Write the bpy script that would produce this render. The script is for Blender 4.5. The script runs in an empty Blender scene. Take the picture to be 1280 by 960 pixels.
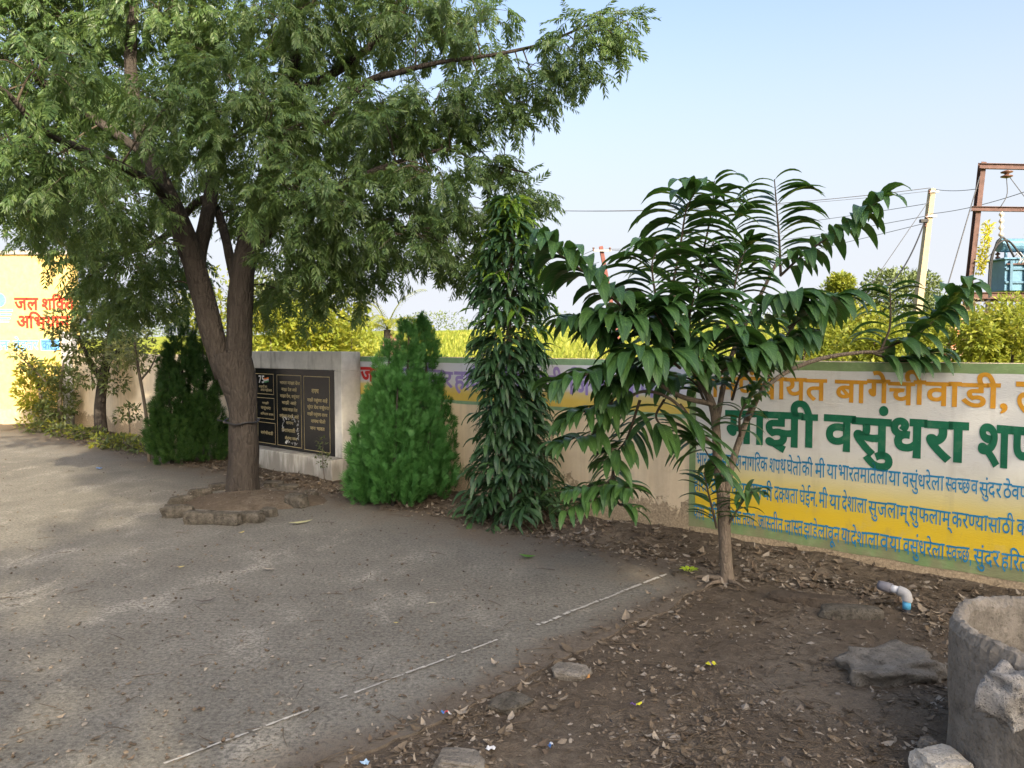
import bpy, bmesh, math, random
import numpy as np
from mathutils import Vector, Matrix, noise as mnoise

# ------------------------------------------------------------------ scene, camera, sky, sun, exposure
SC = bpy.context.scene
COL = SC.collection
random.seed(7)
RNG = np.random.default_rng(11)

F = 961.0                      # focal length in pixels of the 1280 px wide photograph
EYE = 1.6
PITCH = math.atan(44.0 / F)
cam = bpy.data.cameras.new('camera')
cam.sensor_width = 36.0
cam.lens = 36.0 * F / 1280.0
cam.clip_start = 0.05
cam.clip_end = 4000.0
cam_ob = bpy.data.objects.new('camera', cam)
COL.objects.link(cam_ob)
cam_ob.location = (0, 0, EYE)
cam_ob.rotation_euler = (math.radians(90) - PITCH, 0, 0)
SC.camera = cam_ob
SC.render.resolution_x, SC.render.resolution_y = 1024, 768

SUN_DIR = Vector((-0.40, 0.92, 0)).normalized()          # horizontal travel of the light
SUN_EL = math.radians(29)
SUN_VEC = Vector((SUN_DIR.x * math.cos(SUN_EL), SUN_DIR.y * math.cos(SUN_EL), -math.sin(SUN_EL)))
world = bpy.data.worlds.new('World')
SC.world = world
world.use_nodes = True
wn = world.node_tree
wbg = wn.nodes['Background']
sky = wn.nodes.new('ShaderNodeTexSky')
sky.sky_type = 'NISHITA'
sky.sun_disc = False
sky.sun_elevation = SUN_EL
sky.sun_rotation = math.atan2(-SUN_DIR.x, -SUN_DIR.y)
sky.air_density = 1.0
sky.dust_density = 8.0
sky.ozone_density = 1.6
# pale ground haze low in the sky
_tc = wn.nodes.new('ShaderNodeTexCoord')
_sp = wn.nodes.new('ShaderNodeSeparateXYZ')
wn.links.new(_tc.outputs['Generated'], _sp.inputs[0])
_hr = wn.nodes.new('ShaderNodeValToRGB')
_hr.color_ramp.interpolation = 'EASE'
_hr.color_ramp.elements[0].position = 0.02
_hr.color_ramp.elements[0].color = (0.97, 0.97, 0.97, 1)
_hr.color_ramp.elements[1].position = 0.50
_hr.color_ramp.elements[1].color = (0, 0, 0, 1)
wn.links.new(_sp.outputs[2], _hr.inputs[0])
_mx = wn.nodes.new('ShaderNodeMix')
_mx.data_type = 'RGBA'
wn.links.new(_hr.outputs[0], _mx.inputs[0])
wn.links.new(sky.outputs[0], _mx.inputs[6])
_mx.inputs[7].default_value = (2.02, 2.10, 2.28, 1)
wn.links.new(_mx.outputs[2], wbg.inputs[0])
wbg.inputs[1].default_value = 0.15
sl = bpy.data.lights.new('sun', 'SUN')
sl.energy = 3.4
sl.angle = math.radians(0.5)
sl.color = (1.0, 0.87, 0.66)
sun_ob = bpy.data.objects.new('sun', sl)
COL.objects.link(sun_ob)
sun_ob.rotation_euler = SUN_VEC.to_track_quat('-Z', 'Y').to_euler()
sun_ob.location = (6, -14, 20)
SC.view_settings.view_transform = 'Standard'
SC.view_settings.look = 'None'
SC.view_settings.gamma = 1.0
SC.view_settings.exposure = 1.6
try:
    SC.cycles.max_bounces = 8
    SC.cycles.transparent_max_bounces = 8
    SC.cycles.use_denoising = True
except Exception:
    pass

# ------------------------------------------------------------------ measuring helpers
CP, SP = math.cos(PITCH), math.sin(PITCH)


def ray(px, py):
    x, y = (px - 640.0) / F, (480.0 - py) / F
    return np.array([x, CP + y * SP, -SP + y * CP])


def P(px, py, d):
    r = ray(px, py)
    r = r * (d / r[1])
    return np.array([r[0], r[1], EYE + r[2]])


def G(px, py, z=0.0):
    r = ray(px, py)
    t = (z - EYE) / r[2]
    return np.array([r[0] * t, r[1] * t, z])


WD = np.array([-0.7507, 0.6607])       # along the compound wall, away from us
WN = np.array([0.6607, 0.7507])        # away from the camera through the wall
WC = 5.94                              # the wall's face: dot(p, WN) == WC


def wall_at(px, py, off=0.0):
    r = ray(px, py)
    t = (WC - off) / (r[0] * WN[0] + r[1] * WN[1])
    x, y = r[0] * t, r[1] * t
    return x * WD[0] + y * WD[1], EYE + r[2] * t


def SCZ(s, c, z=0.0):
    return np.array([s * WD[0] + c * WN[0], s * WD[1] + c * WN[1], z])


WALL_Z = math.atan2(WD[1], WD[0])


# ------------------------------------------------------------------ mesh helpers
class MB:
    def __init__(self):
        self.v, self.f, self.n = [], [], 0
        self.uv = []

    def add(self, v, f, uv=None):
        v = np.asarray(v, float).reshape(-1, 3)
        if isinstance(f, np.ndarray):
            self.f.append(f + self.n)
        else:
            by = {}
            for q in f:
                by.setdefault(len(q), []).append(q)
            for k in by:
                self.f.append(np.array(by[k], int) + self.n)
        self.v.append(v)
        self.uv.append(np.zeros((len(v), 2)) if uv is None else np.asarray(uv, float))
        self.n += len(v)
        return self

    def tube(self, pts, rad, n=8, caps=True, rough=0.0, squash=1.0):
        pts = np.asarray(pts, float)
        m = len(pts)
        rad = np.ones(m) * rad if np.isscalar(rad) else np.asarray(rad, float)
        tan = np.gradient(pts, axis=0)
        tan /= np.linalg.norm(tan, axis=1)[:, None] + 1e-9
        ref = np.array([0.31, 0.17, 0.93])
        if abs(tan[0] @ ref) > 0.9:
            ref = np.array([0.9, 0.3, 0.1])
        a = np.cross(tan[0], ref)
        a /= np.linalg.norm(a)
        vs = []
        for i in range(m):
            a = a - tan[i] * (a @ tan[i])
            a /= np.linalg.norm(a) + 1e-9
            b = np.cross(tan[i], a)
            for k in range(n):
                t = 2 * math.pi * k / n
                r = rad[i]
                if rough:
                    q = pts[i] + a * math.cos(t) * r + b * math.sin(t) * r
                    r *= 1 + rough * mnoise.noise(Vector((q[0] * 9, q[1] * 9, q[2] * 3)))
                vs.append(pts[i] + a * math.cos(t) * r + b * math.sin(t) * r * squash)
        fs = []
        for i in range(m - 1):
            for k in range(n):
                k2 = (k + 1) % n
                fs.append((i * n + k, i * n + k2, (i + 1) * n + k2, (i + 1) * n + k))
        if caps:
            fs.append(tuple(range(n - 1, -1, -1)))
            fs.append(tuple((m - 1) * n + k for k in range(n)))
        return self.add(vs, fs)

    def box(self, c, size, rz=0.0, mat=None):
        hx, hy, hz = size[0] / 2, size[1] / 2, size[2] / 2
        v = np.array([(sx * hx, sy * hy, sz * hz) for sz in (-1, 1) for sy in (-1, 1) for sx in (-1, 1)])
        if rz:
            cz, sz_ = math.cos(rz), math.sin(rz)
            v = np.c_[v[:, 0] * cz - v[:, 1] * sz_, v[:, 0] * sz_ + v[:, 1] * cz, v[:, 2]]
        v = v + np.asarray(c, float)
        return self.add(v, [(0, 2, 3, 1), (4, 5, 7, 6), (0, 1, 5, 4), (2, 6, 7, 3), (0, 4, 6, 2), (1, 3, 7, 5)])

    def build(self, name, mat, parent=None, smooth=False, origin=None, bevel=0.0, uv=False):
        v = np.concatenate(self.v) if self.v else np.zeros((0, 3))
        o = np.zeros(3) if origin is None else np.asarray(origin, float)
        if parent is not None:
            o = np.array(parent.get('_o', (0, 0, 0)), float)
        v = v - o
        me = bpy.data.meshes.new(name)
        me.vertices.add(len(v))
        me.vertices.foreach_set('co', v.astype(np.float32).ravel())
        loops = np.concatenate([q.ravel() for q in self.f])
        sizes = np.concatenate([np.full(len(q), q.shape[1]) for q in self.f])
        me.loops.add(len(loops))
        me.loops.foreach_set('vertex_index', loops.astype(np.int32))
        me.polygons.add(len(sizes))
        me.polygons.foreach_set('loop_start', np.r_[0, np.cumsum(sizes)[:-1]].astype(np.int32))
        if uv:
            lay = me.uv_layers.new(name='UVMap')
            lay.data.foreach_set('uv', np.concatenate(self.uv)[loops].astype(np.float32).ravel())
        me.update(calc_edges=True)
        me.validate()
        me.polygons.foreach_set('use_smooth', np.full(len(me.polygons), bool(smooth)))
        if mat:
            me.materials.append(mat)
        ob = bpy.data.objects.new(name, me)
        COL.objects.link(ob)
        if parent is not None:
            ob.parent = parent
            ob['_o'] = tuple(float(q) for q in o)
        elif origin is not None:
            ob.location = o
            ob['_o'] = tuple(float(q) for q in o)
        if bevel:
            b = ob.modifiers.new('bevel', 'BEVEL')
            b.width = bevel
            b.segments = 2
            b.limit_method = 'ANGLE'
        return ob


def thing(name, label, cat, loc=(0, 0, 0), group=None):
    o = bpy.data.objects.new(name, None)
    COL.objects.link(o)
    o.empty_display_size = 0.1
    o.location = tuple(float(q) for q in loc)
    o['_o'] = tuple(float(q) for q in loc)
    return tag(o, label, cat, group)


def tag(o, label, cat, group=None):
    o['label'] = label
    o['category'] = cat
    if group:
        o['group'] = group
    return o


def kind(o, k):
    o['kind'] = k
    return o


def nz(v):
    v = np.asarray(v, float)
    return v / (np.linalg.norm(v) + 1e-9)


def spline(pts, n):
    """Catmull-Rom through pts (rows may carry a radius as a last column)."""
    p = np.asarray(pts, float)
    p = np.vstack([2 * p[0] - p[1], p, 2 * p[-1] - p[-2]])
    out = []
    m = len(p) - 3
    for u in np.linspace(0, m - 1e-6, n):
        i = int(u)
        t = u - i
        a, b, c, d = p[i:i + 4]
        out.append(0.5 * (2 * b + (c - a) * t + (2 * a - 5 * b + 4 * c - d) * t * t + (3 * b - a - 3 * c + d) * t ** 3))
    return np.array(out)


def frames(dirs, ups):
    d = dirs / (np.linalg.norm(dirs, axis=1)[:, None] + 1e-9)
    s = np.cross(d, ups)
    s /= np.linalg.norm(s, axis=1)[:, None] + 1e-9
    n = np.cross(s, d)
    return np.stack([s, d, n], axis=2)          # columns: side, along, normal


def place(mb, tv, tf, R, org, scale, tuv=None):
    """Copies of a template (one mesh) at many frames."""
    N, V = len(org), len(tv)
    w = np.einsum('nij,vj->nvi', R, tv) * scale[:, None, None] + org[:, None, :]
    f = (tf[None] + (np.arange(N) * V)[:, None, None]).reshape(-1, tf.shape[1])
    mb.add(w.reshape(-1, 3), f, None if tuv is None else np.tile(tuv, (N, 1)))


# ------------------------------------------------------------------ materials
def new_mat(name):
    m = bpy.data.materials.new(name)
    m.use_nodes = True
    nt = m.node_tree
    b = nt.nodes['Principled BSDF']
    return m, nt, b


def N(nt, t, **kw):
    n = nt.nodes.new(t)
    for k, v in kw.items():
        if k.startswith('i_'):
            n.inputs[int(k[2:]) if k[2:].isdigit() else k[2:].replace('_', ' ')].default_value = v
        else:
            setattr(n, k, v)
    return n


def ramp(nt, stops, interp='LINEAR'):
    r = nt.nodes.new('ShaderNodeValToRGB')
    r.color_ramp.interpolation = interp
    e = r.color_ramp.elements
    while len(e) > 1:
        e.remove(e[-1])
    for i, (p, c) in enumerate(stops):
        q = e[0] if i == 0 else e.new(p)
        q.position = p
        q.color = (c, c, c, 1) if np.isscalar(c) else (*c, 1)
    return r


def noise_tex(nt, scale, detail=6, rough=0.6, coord=None, dist=0.0, vec=None):
    n = nt.nodes.new('ShaderNodeTexNoise')
    n.inputs['Scale'].default_value = scale
    n.inputs['Detail'].default_value = detail
    n.inputs['Roughness'].default_value = rough
    n.inputs['Distortion'].default_value = dist
    if vec is not None:
        nt.links.new(vec, n.inputs['Vector'])
    return n


def mixc(nt, fac, a, b, blend='MIX'):
    m = nt.nodes.new('ShaderNodeMix')
    m.data_type = 'RGBA'
    m.blend_type = blend
    for sock, val in ((m.inputs[0], fac), (m.inputs[6], a), (m.inputs[7], b)):
        if hasattr(val, 'is_linked') or hasattr(val, 'links'):
            nt.links.new(val, sock)
        elif np.isscalar(val):
            sock.default_value = val
        else:
            sock.default_value = (*val, 1)
    return m.outputs[2]


def mth(nt, op, a, b=0.0, clamp=False):
    m = nt.nodes.new('ShaderNodeMath')
    m.operation = op
    m.use_clamp = clamp
    for i, val in enumerate((a, b)):
        if hasattr(val, 'links'):
            nt.links.new(val, m.inputs[i])
        else:
            m.inputs[i].default_value = val
    return m.outputs[0]


def bump(nt, b, height, strength=0.5, dist=0.01):
    n = nt.nodes.new('ShaderNodeBump')
    n.inputs['Strength'].default_value = strength
    n.inputs['Distance'].default_value = dist
    nt.links.new(height, n.inputs['Height'])
    nt.links.new(n.outputs[0], b.inputs['Normal'])
    return n


def objco(nt):
    return nt.nodes.new('ShaderNodeTexCoord').outputs['Object']


def mapped(nt, vec, scale=(1, 1, 1), rot=(0, 0, 0)):
    m = nt.nodes.new('ShaderNodeMapping')
    m.inputs['Scale'].default_value = scale
    m.inputs['Rotation'].default_value = rot
    nt.links.new(vec, m.inputs['Vector'])
    return m.outputs[0]


def leaf_mat(name, cols, trans=0.3, tcol=None, rough=0.45, veins=False, spec=0.4, under=None):
    m, nt, b = new_mat(name)
    geo = nt.nodes.new('ShaderNodeNewGeometry')
    k = len(cols)
    r = ramp(nt, [((i + 0.0) / max(1, k - 1), c) for i, c in enumerate(cols)])
    nt.links.new(geo.outputs['Random Per Island'], r.inputs[0])
    colr = r.outputs[0]
    if veins:
        uv = nt.nodes.new('ShaderNodeTexCoord').outputs['UV']
        sep = N(nt, 'ShaderNodeSeparateXYZ')
        nt.links.new(uv, sep.inputs[0])
        ax = mth(nt, 'ABSOLUTE', mth(nt, 'SUBTRACT', sep.outputs[0], 0.5))
        rib = mth(nt, 'LESS_THAN', ax, 0.035)
        ph = mth(nt, 'SUBTRACT', mth(nt, 'MULTIPLY', sep.outputs[1], 80.0), mth(nt, 'MULTIPLY', ax, 26.0))
        wv = mth(nt, 'SINE', ph)
        vn = mth(nt, 'MULTIPLY', mth(nt, 'GREATER_THAN', wv, 0.86), 0.28)
        colr = mixc(nt, mth(nt, 'ADD', mth(nt, 'MULTIPLY', rib, 0.5), vn, True), colr, tuple(min(1, q * 1.9 + 0.015) for q in cols[-1]))
        bump(nt, b, wv, 0.25, 0.002)
    if under:
        colr = mixc(nt, geo.outputs['Backfacing'], colr, under)
    nt.links.new(colr, b.inputs['Base Color'])
    b.inputs['Roughness'].default_value = rough
    b.inputs['Specular IOR Level'].default_value = spec
    tr = nt.nodes.new('ShaderNodeBsdfTranslucent')
    tc = mixc(nt, 0.55, colr, tcol or tuple(min(1, q * 2.4) for q in cols[-1]))
    nt.links.new(tc, tr.inputs[0])
    mx = nt.nodes.new('ShaderNodeMixShader')
    mx.inputs[0].default_value = trans
    nt.links.new(b.outputs[0], mx.inputs[1])
    nt.links.new(tr.outputs[0], mx.inputs[2])
    nt.links.new(mx.outputs[0], nt.nodes['Material Output'].inputs['Surface'])
    return m


def bark_mat(name, dark, light, sc=1.0, strength=0.9):
    m, nt, b = new_mat(name)
    co = objco(nt)
    st = mapped(nt, co, (14 * sc, 14 * sc, 3.2 * sc))
    n1 = noise_tex(nt, 1.6, 8, 0.7, vec=st, dist=0.6)
    vo = N(nt, 'ShaderNodeTexVoronoi', feature='DISTANCE_TO_EDGE')
    vo.inputs['Scale'].default_value = 2.2
    nt.links.new(mapped(nt, co, (11 * sc, 11 * sc, 4.0 * sc)), vo.inputs['Vector'])
    n2 = noise_tex(nt, 2.3, 3, 0.5, vec=co)
    r = ramp(nt, [(0.28, dark), (0.72, light)])
    nt.links.new(n1.outputs[0], r.inputs[0])
    c = mixc(nt, mth(nt, 'MULTIPLY', n2.outputs[0], 0.5), r.outputs[0], tuple(q * 0.72 for q in dark))
    nt.links.new(c, b.inputs['Base Color'])
    b.inputs['Roughness'].default_value = 0.92
    b.inputs['Specular IOR Level'].default_value = 0.15
    h = mth(nt, 'ADD', mth(nt, 'MULTIPLY', n1.outputs[0], 0.8), mth(nt, 'MULTIPLY', mth(nt, 'MINIMUM', vo.outputs[0], 0.25), 2.0))
    bump(nt, b, h, strength, 0.02)
    return m


def plain(name, col, rough=0.6, metal=0.0, var=0.25, sc=12, bmp=0.15, spec=0.3):
    m, nt, b = new_mat(name)
    co = objco(nt)
    n = noise_tex(nt, sc, 5, 0.65, vec=co)
    r = ramp(nt, [(0.3, tuple(q * (1 - var) for q in col)), (0.7, tuple(min(1, q * (1 + var * 0.6)) for q in col))])
    nt.links.new(n.outputs[0], r.inputs[0])
    nt.links.new(r.outputs[0], b.inputs['Base Color'])
    b.inputs['Roughness'].default_value = rough
    b.inputs['Metallic'].default_value = metal
    b.inputs['Specular IOR Level'].default_value = spec
    if bmp:
        bump(nt, b, n.outputs[0], bmp, 0.01)
    return m


def scatter_mat(name, cols, rough=0.9):
    m, nt, b = new_mat(name)
    geo = nt.nodes.new('ShaderNodeNewGeometry')
    r = ramp(nt, [(i / (len(cols)), c) for i, c in enumerate(cols)], 'CONSTANT')
    nt.links.new(geo.outputs['Random Per Island'], r.inputs[0])
    n = noise_tex(nt, 60, 3, 0.6, vec=objco(nt))
    c = mixc(nt, 0.5, r.outputs[0], n.outputs[0], 'MULTIPLY')
    c2 = mixc(nt, 0.35, r.outputs[0], c)
    nt.links.new(c2, b.inputs['Base Color'])
    b.inputs['Roughness'].default_value = rough
    b.inputs['Specular IOR Level'].default_value = 0.15
    return m


def slab_mat():
    m, nt, b = new_mat('worn_concrete')
    co = objco(nt)
    big = noise_tex(nt, 0.55, 5, 0.6, vec=co, dist=0.4)
    mid = noise_tex(nt, 2.4, 6, 0.65, vec=mapped(nt, co, (1, 0.7, 1), (0, 0, 0.5)), dist=0.5)
    fine = noise_tex(nt, 46, 4, 0.75, vec=co)
    grit = noise_tex(nt, 170, 2, 0.6, vec=co)
    strk = noise_tex(nt, 3.0, 6, 0.7, vec=mapped(nt, co, (1.0, 7.0, 1), (0, 0, 0.85)))
    r = ramp(nt, [(0.30, (0.090, 0.084, 0.071)), (0.5, (0.146, 0.137, 0.117)), (0.72, (0.218, 0.206, 0.178))])
    s = mth(nt, 'ADD', mth(nt, 'MULTIPLY', big.outputs[0], 0.5), mth(nt, 'MULTIPLY', mid.outputs[0], 0.5))
    s = mth(nt, 'ADD', mth(nt, 'MULTIPLY', s, 0.8), mth(nt, 'MULTIPLY', strk.outputs[0], 0.2))
    nt.links.new(s, r.inputs[0])
    fr = ramp(nt, [(0.32, 0.42), (0.5, 0.97), (0.66, 1.48)])
    nt.links.new(fine.outputs[0], fr.inputs[0])
    c = mixc(nt, 0.8, r.outputs[0], fr.outputs[0], 'MULTIPLY')
    # pale scuffed dust patches
    pr = ramp(nt, [(0.56, 0.0), (0.70, 1.0)])
    nt.links.new(mid.outputs[0], pr.inputs[0])
    pg = mth(nt, 'MULTIPLY', pr.outputs[0], mth(nt, 'GREATER_THAN', fine.outputs[0], 0.49))
    c = mixc(nt, mth(nt, 'MULTIPLY', pg, 0.55), c, (0.37, 0.345, 0.29))
    gr = ramp(nt, [(0.67, 0.0), (0.72, 1.0)])
    nt.links.new(grit.outputs[0], gr.inputs[0])
    c = mixc(nt, mth(nt, 'MULTIPLY', gr.outputs[0], 0.5), c, (0.40, 0.38, 0.34))
    gd = ramp(nt, [(0.29, 1.0), (0.35, 0.0)])
    nt.links.new(grit.outputs[0], gd.inputs[0])
    c = mixc(nt, mth(nt, 'MULTIPLY', gd.outputs[0], 0.6), c, (0.045, 0.04, 0.034))
    ds = N(nt, 'ShaderNodeVectorMath', operation='DOT_PRODUCT')
    ds.inputs[1].default_value = (WD[0], WD[1], 0)
    nt.links.new(co, ds.inputs[0])
    dc = N(nt, 'ShaderNodeVectorMath', operation='DOT_PRODUCT')
    dc.inputs[1].default_value = (WN[0], WN[1], 0)
    nt.links.new(co, dc.inputs[0])
    e1 = mth(nt, 'SUBTRACT', 1.0, mth(nt, 'MULTIPLY', mth(nt, 'SUBTRACT', ds.outputs['Value'], 2.38), 2.2), True)
    e2 = mth(nt, 'SUBTRACT', 1.0, mth(nt, 'MULTIPLY', mth(nt, 'SUBTRACT', 5.10, dc.outputs['Value']), 0.75), True)
    ed = mth(nt, 'MULTIPLY', mth(nt, 'MAXIMUM', e1, e2), 0.42)
    dn = mth(nt, 'ADD', mth(nt, 'MULTIPLY', mid.outputs[0], 0.6), mth(nt, 'MULTIPLY', fine.outputs[0], 0.4))
    dirt = mth(nt, 'MULTIPLY', mth(nt, 'SUBTRACT', mth(nt, 'ADD', dn, ed), 0.66), 5.0, True)
    c = mixc(nt, mth(nt, 'MULTIPLY', dirt, 0.85), c, mixc(nt, fine.outputs[0], (0.05, 0.038, 0.028), (0.155, 0.125, 0.095)))
    nt.links.new(c, b.inputs['Base Color'])
    b.inputs['Roughness'].default_value = 0.93
    b.inputs['Specular IOR Level'].default_value = 0.12
    h = mth(nt, 'ADD', mth(nt, 'MULTIPLY', fine.outputs[0], 1.0), mth(nt, 'MULTIPLY', grit.outputs[0], 0.5))
    bump(nt, b, h, 0.55, 0.012)
    return m


def soil_mat():
    m, nt, b = new_mat('soil_and_field')
    geo = nt.nodes.new('ShaderNodeNewGeometry')
    pos = geo.outputs['Position']
    n1 = noise_tex(nt, 1.3, 6, 0.65, vec=pos)
    n2 = noise_tex(nt, 22, 5, 0.75, vec=pos)
    n3 = noise_tex(nt, 110, 3, 0.6, vec=pos)
    r = ramp(nt, [(0.3, (0.062, 0.048, 0.036)), (0.6, (0.125, 0.100, 0.074)), (0.78, (0.195, 0.162, 0.122))])
    nt.links.new(mth(nt, 'ADD', mth(nt, 'MULTIPLY', n1.outputs[0], 0.45), mth(nt, 'MULTIPLY', n2.outputs[0], 0.55)), r.inputs[0])
    g = ramp(nt, [(0.66, 0.0), (0.72, 1.0)])
    nt.links.new(n3.outputs[0], g.inputs[0])
    c = mixc(nt, mth(nt, 'MULTIPLY', g.outputs[0], 0.4), r.outputs[0], (0.24, 0.19, 0.14))
    n4 = noise_tex(nt, 0.9, 4, 0.6, vec=pos, dist=0.8)
    du = ramp(nt, [(0.50, 0.0), (0.66, 1.0)])
    nt.links.new(mth(nt, 'ADD', mth(nt, 'MULTIPLY', n4.outputs[0], 0.75), mth(nt, 'MULTIPLY', n2.outputs[0], 0.25)), du.inputs[0])
    c = mixc(nt, mth(nt, 'MULTIPLY', du.outputs[0], 0.6), c, (0.215, 0.180, 0.138))
    # behind the wall: grass and crops
    dt = N(nt, 'ShaderNodeVectorMath', operation='DOT_PRODUCT')
    dt.inputs[1].default_value = (WN[0], WN[1], 0)
    nt.links.new(pos, dt.inputs[0])
    fm = mth(nt, 'GREATER_THAN', dt.outputs['Value'], WC + 0.25)
    fn = noise_tex(nt, 0.35, 6, 0.7, vec=pos)
    fr = ramp(nt, [(0.3, (0.10, 0.13, 0.018)), (0.55, (0.21, 0.24, 0.030)), (0.75, (0.30, 0.28, 0.07))])
    nt.links.new(fn.outputs[0], fr.inputs[0])
    c = mixc(nt, fm, c, fr.outputs[0])
    nt.links.new(c, b.inputs['Base Color'])
    b.inputs['Roughness'].default_value = 0.97
    b.inputs['Specular IOR Level'].default_value = 0.08
    bump(nt, b, mth(nt, 'ADD', n2.outputs[0], mth(nt, 'MULTIPLY', n3.outputs[0], 0.5)), 0.9, 0.03)
    return m


def wall_mat():
    """Cream limewash over plaster, stained and peeling towards the foot; object z is height."""
    m, nt, b = new_mat('cream_limewash')
    co = objco(nt)
    sep = N(nt, 'ShaderNodeSeparateXYZ')
    nt.links.new(co, sep.inputs[0])
    z = sep.outputs[2]
    n1 = noise_tex(nt, 1.1, 6, 0.6, vec=co)
    n2 = noise_tex(nt, 7, 7, 0.72, vec=co, dist=0.3)
    n3 = noise_tex(nt, 55, 4, 0.7, vec=co)
    drip = noise_tex(nt, 3.0, 5, 0.6, vec=mapped(nt, co, (4.0, 4.0, 0.35)))
    r = ramp(nt, [(0.3, (0.63, 0.495, 0.32)), (0.55, (0.74, 0.61, 0.42)), (0.75, (0.78, 0.68, 0.52))])
    nt.links.new(mth(nt, 'ADD', mth(nt, 'MULTIPLY', n1.outputs[0], 0.6), mth(nt, 'MULTIPLY', n2.outputs[0], 0.4)), r.inputs[0])
    dr = ramp(nt, [(0.45, 0.0), (0.68, 1.0)])
    nt.links.new(drip.outputs[0], dr.inputs[0])
    c = mixc(nt, mth(nt, 'MULTIPLY', dr.outputs[0], 0.28), r.outputs[0], (0.36, 0.29, 0.20))
    # paint gone near the foot
    thr = mth(nt, 'SUBTRACT', 0.80, mth(nt, 'MULTIPLY', mth(nt, 'SUBTRACT', 0.62, z), 0.75))
    peel = mth(nt, 'MULTIPLY', mth(nt, 'SUBTRACT', mth(nt, 'ADD', mth(nt, 'MULTIPLY', n2.outputs[0], 0.75), mth(nt, 'MULTIPLY', n1.outputs[0], 0.35)), thr), 30.0, True)
    pr = ramp(nt, [(0.30, (0.13, 0.10, 0.07)), (0.5, (0.30, 0.225, 0.14)), (0.7, (0.50, 0.40, 0.27))])
    nt.links.new(n3.outputs[0], pr.inputs[0])
    c = mixc(nt, mth(nt, 'MULTIPLY', peel, 0.85), c, pr.outputs[0])
    spk = noise_tex(nt, 28, 3, 0.6, vec=co)
    sr = ramp(nt, [(0.70, 0.0), (0.73, 1.0)])
    nt.links.new(spk.outputs[0], sr.inputs[0])
    c = mixc(nt, mth(nt, 'MULTIPLY', sr.outputs[0], 0.6), c, (0.16, 0.12, 0.09))
    nt.links.new(c, b.inputs['Base Color'])
    b.inputs['Roughness'].default_value = 0.9
    b.inputs['Specular IOR Level'].default_value = 0.15
    bump(nt, b, mth(nt, 'ADD', mth(nt, 'SUBTRACT', n2.outputs[0], mth(nt, 'MULTIPLY', peel, 0.6)), mth(nt, 'MULTIPLY', n3.outputs[0], 0.35)), 0.5, 0.015)
    return m


def paint_mat(name, stops=None, col=None, wear=0.25, wob=0.06, zr=(0, 1.5)):
    """Wall paint: a vertical order of painted colours (stops over object z) or one colour, with brush wear."""
    m, nt, b = new_mat(name)
    co = objco(nt)
    n2 = noise_tex(nt, 9, 6, 0.7, vec=co)
    n3 = noise_tex(nt, 70, 3, 0.7, vec=mapped(nt, co, (0.5, 0.5, 1.6)))
    if stops:
        sep = N(nt, 'ShaderNodeSeparateXYZ')
        nt.links.new(co, sep.inputs[0])
        br = noise_tex(nt, 2.6, 5, 0.65, vec=mapped(nt, co, (0.6, 0.6, 1.0)))
        z = mth(nt, 'ADD', sep.outputs[2], mth(nt, 'MULTIPLY', mth(nt, 'SUBTRACT', br.outputs[0], 0.5), wob))
        z = mth(nt, 'DIVIDE', mth(nt, 'SUBTRACT', z, zr[0]), zr[1] - zr[0])
        r = ramp(nt, [((p - zr[0]) / (zr[1] - zr[0]), c) for p, c in stops])
        nt.links.new(z, r.inputs[0])
        c = r.outputs[0]
    else:
        rr = ramp(nt, [(0.3, tuple(q * 0.8 for q in col)), (0.7, tuple(min(1, q * 1.15) for q in col))])
        nt.links.new(n2.outputs[0], rr.inputs[0])
        c = rr.outputs[0]
    wr = ramp(nt, [(0.56, 0.0), (0.75, 1.0)])
    nt.links.new(n2.outputs[0], wr.inputs[0])
    c = mixc(nt, mth(nt, 'MULTIPLY', wr.outputs[0], wear), c, (0.42, 0.36, 0.27))
    sr = ramp(nt, [(0.66, 0.0), (0.72, 1.0)])
    nt.links.new(n3.outputs[0], sr.inputs[0])
    c = mixc(nt, mth(nt, 'MULTIPLY', sr.outputs[0], 0.35), c, (0.30, 0.25, 0.18))
    nt.links.new(c, b.inputs['Base Color'])
    b.inputs['Roughness'].default_value = 0.75
    b.inputs['Specular IOR Level'].default_value = 0.2
    if 'wall_paint' in name:
        sp2 = N(nt, 'ShaderNodeSeparateXYZ')
        nt.links.new(co, sp2.inputs[0])
        dn = noise_tex(nt, 6, 6, 0.7, vec=mapped(nt, co, (1, 1, 0.6)))
        st_ = noise_tex(nt, 2.2, 5, 0.6, vec=mapped(nt, co, (4.5, 4.5, 0.25)))
        spl = mth(nt, 'MULTIPLY', mth(nt, 'SUBTRACT', mth(nt, 'ADD', dn.outputs[0], mth(nt, 'MULTIPLY', mth(nt, 'SUBTRACT', 0.34, sp2.outputs[2]), 0.9)), 0.60), 6.0, True)
        drp = mth(nt, 'MULTIPLY', mth(nt, 'SUBTRACT', st_.outputs[0], 0.57), 5.0, True)
        c = mixc(nt, mth(nt, 'MULTIPLY', drp, 0.22), c, (0.24, 0.20, 0.14))
        c = mixc(nt, mth(nt, 'MULTIPLY', spl, 0.5), c, (0.26, 0.20, 0.13))
        nt.links.new(c, b.inputs['Base Color'])
    if 'lettering' not in name:
        bump(nt, b, mth(nt, 'ADD', n2.outputs[0], n3.outputs[0]), 0.3, 0.008)
    return m


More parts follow.
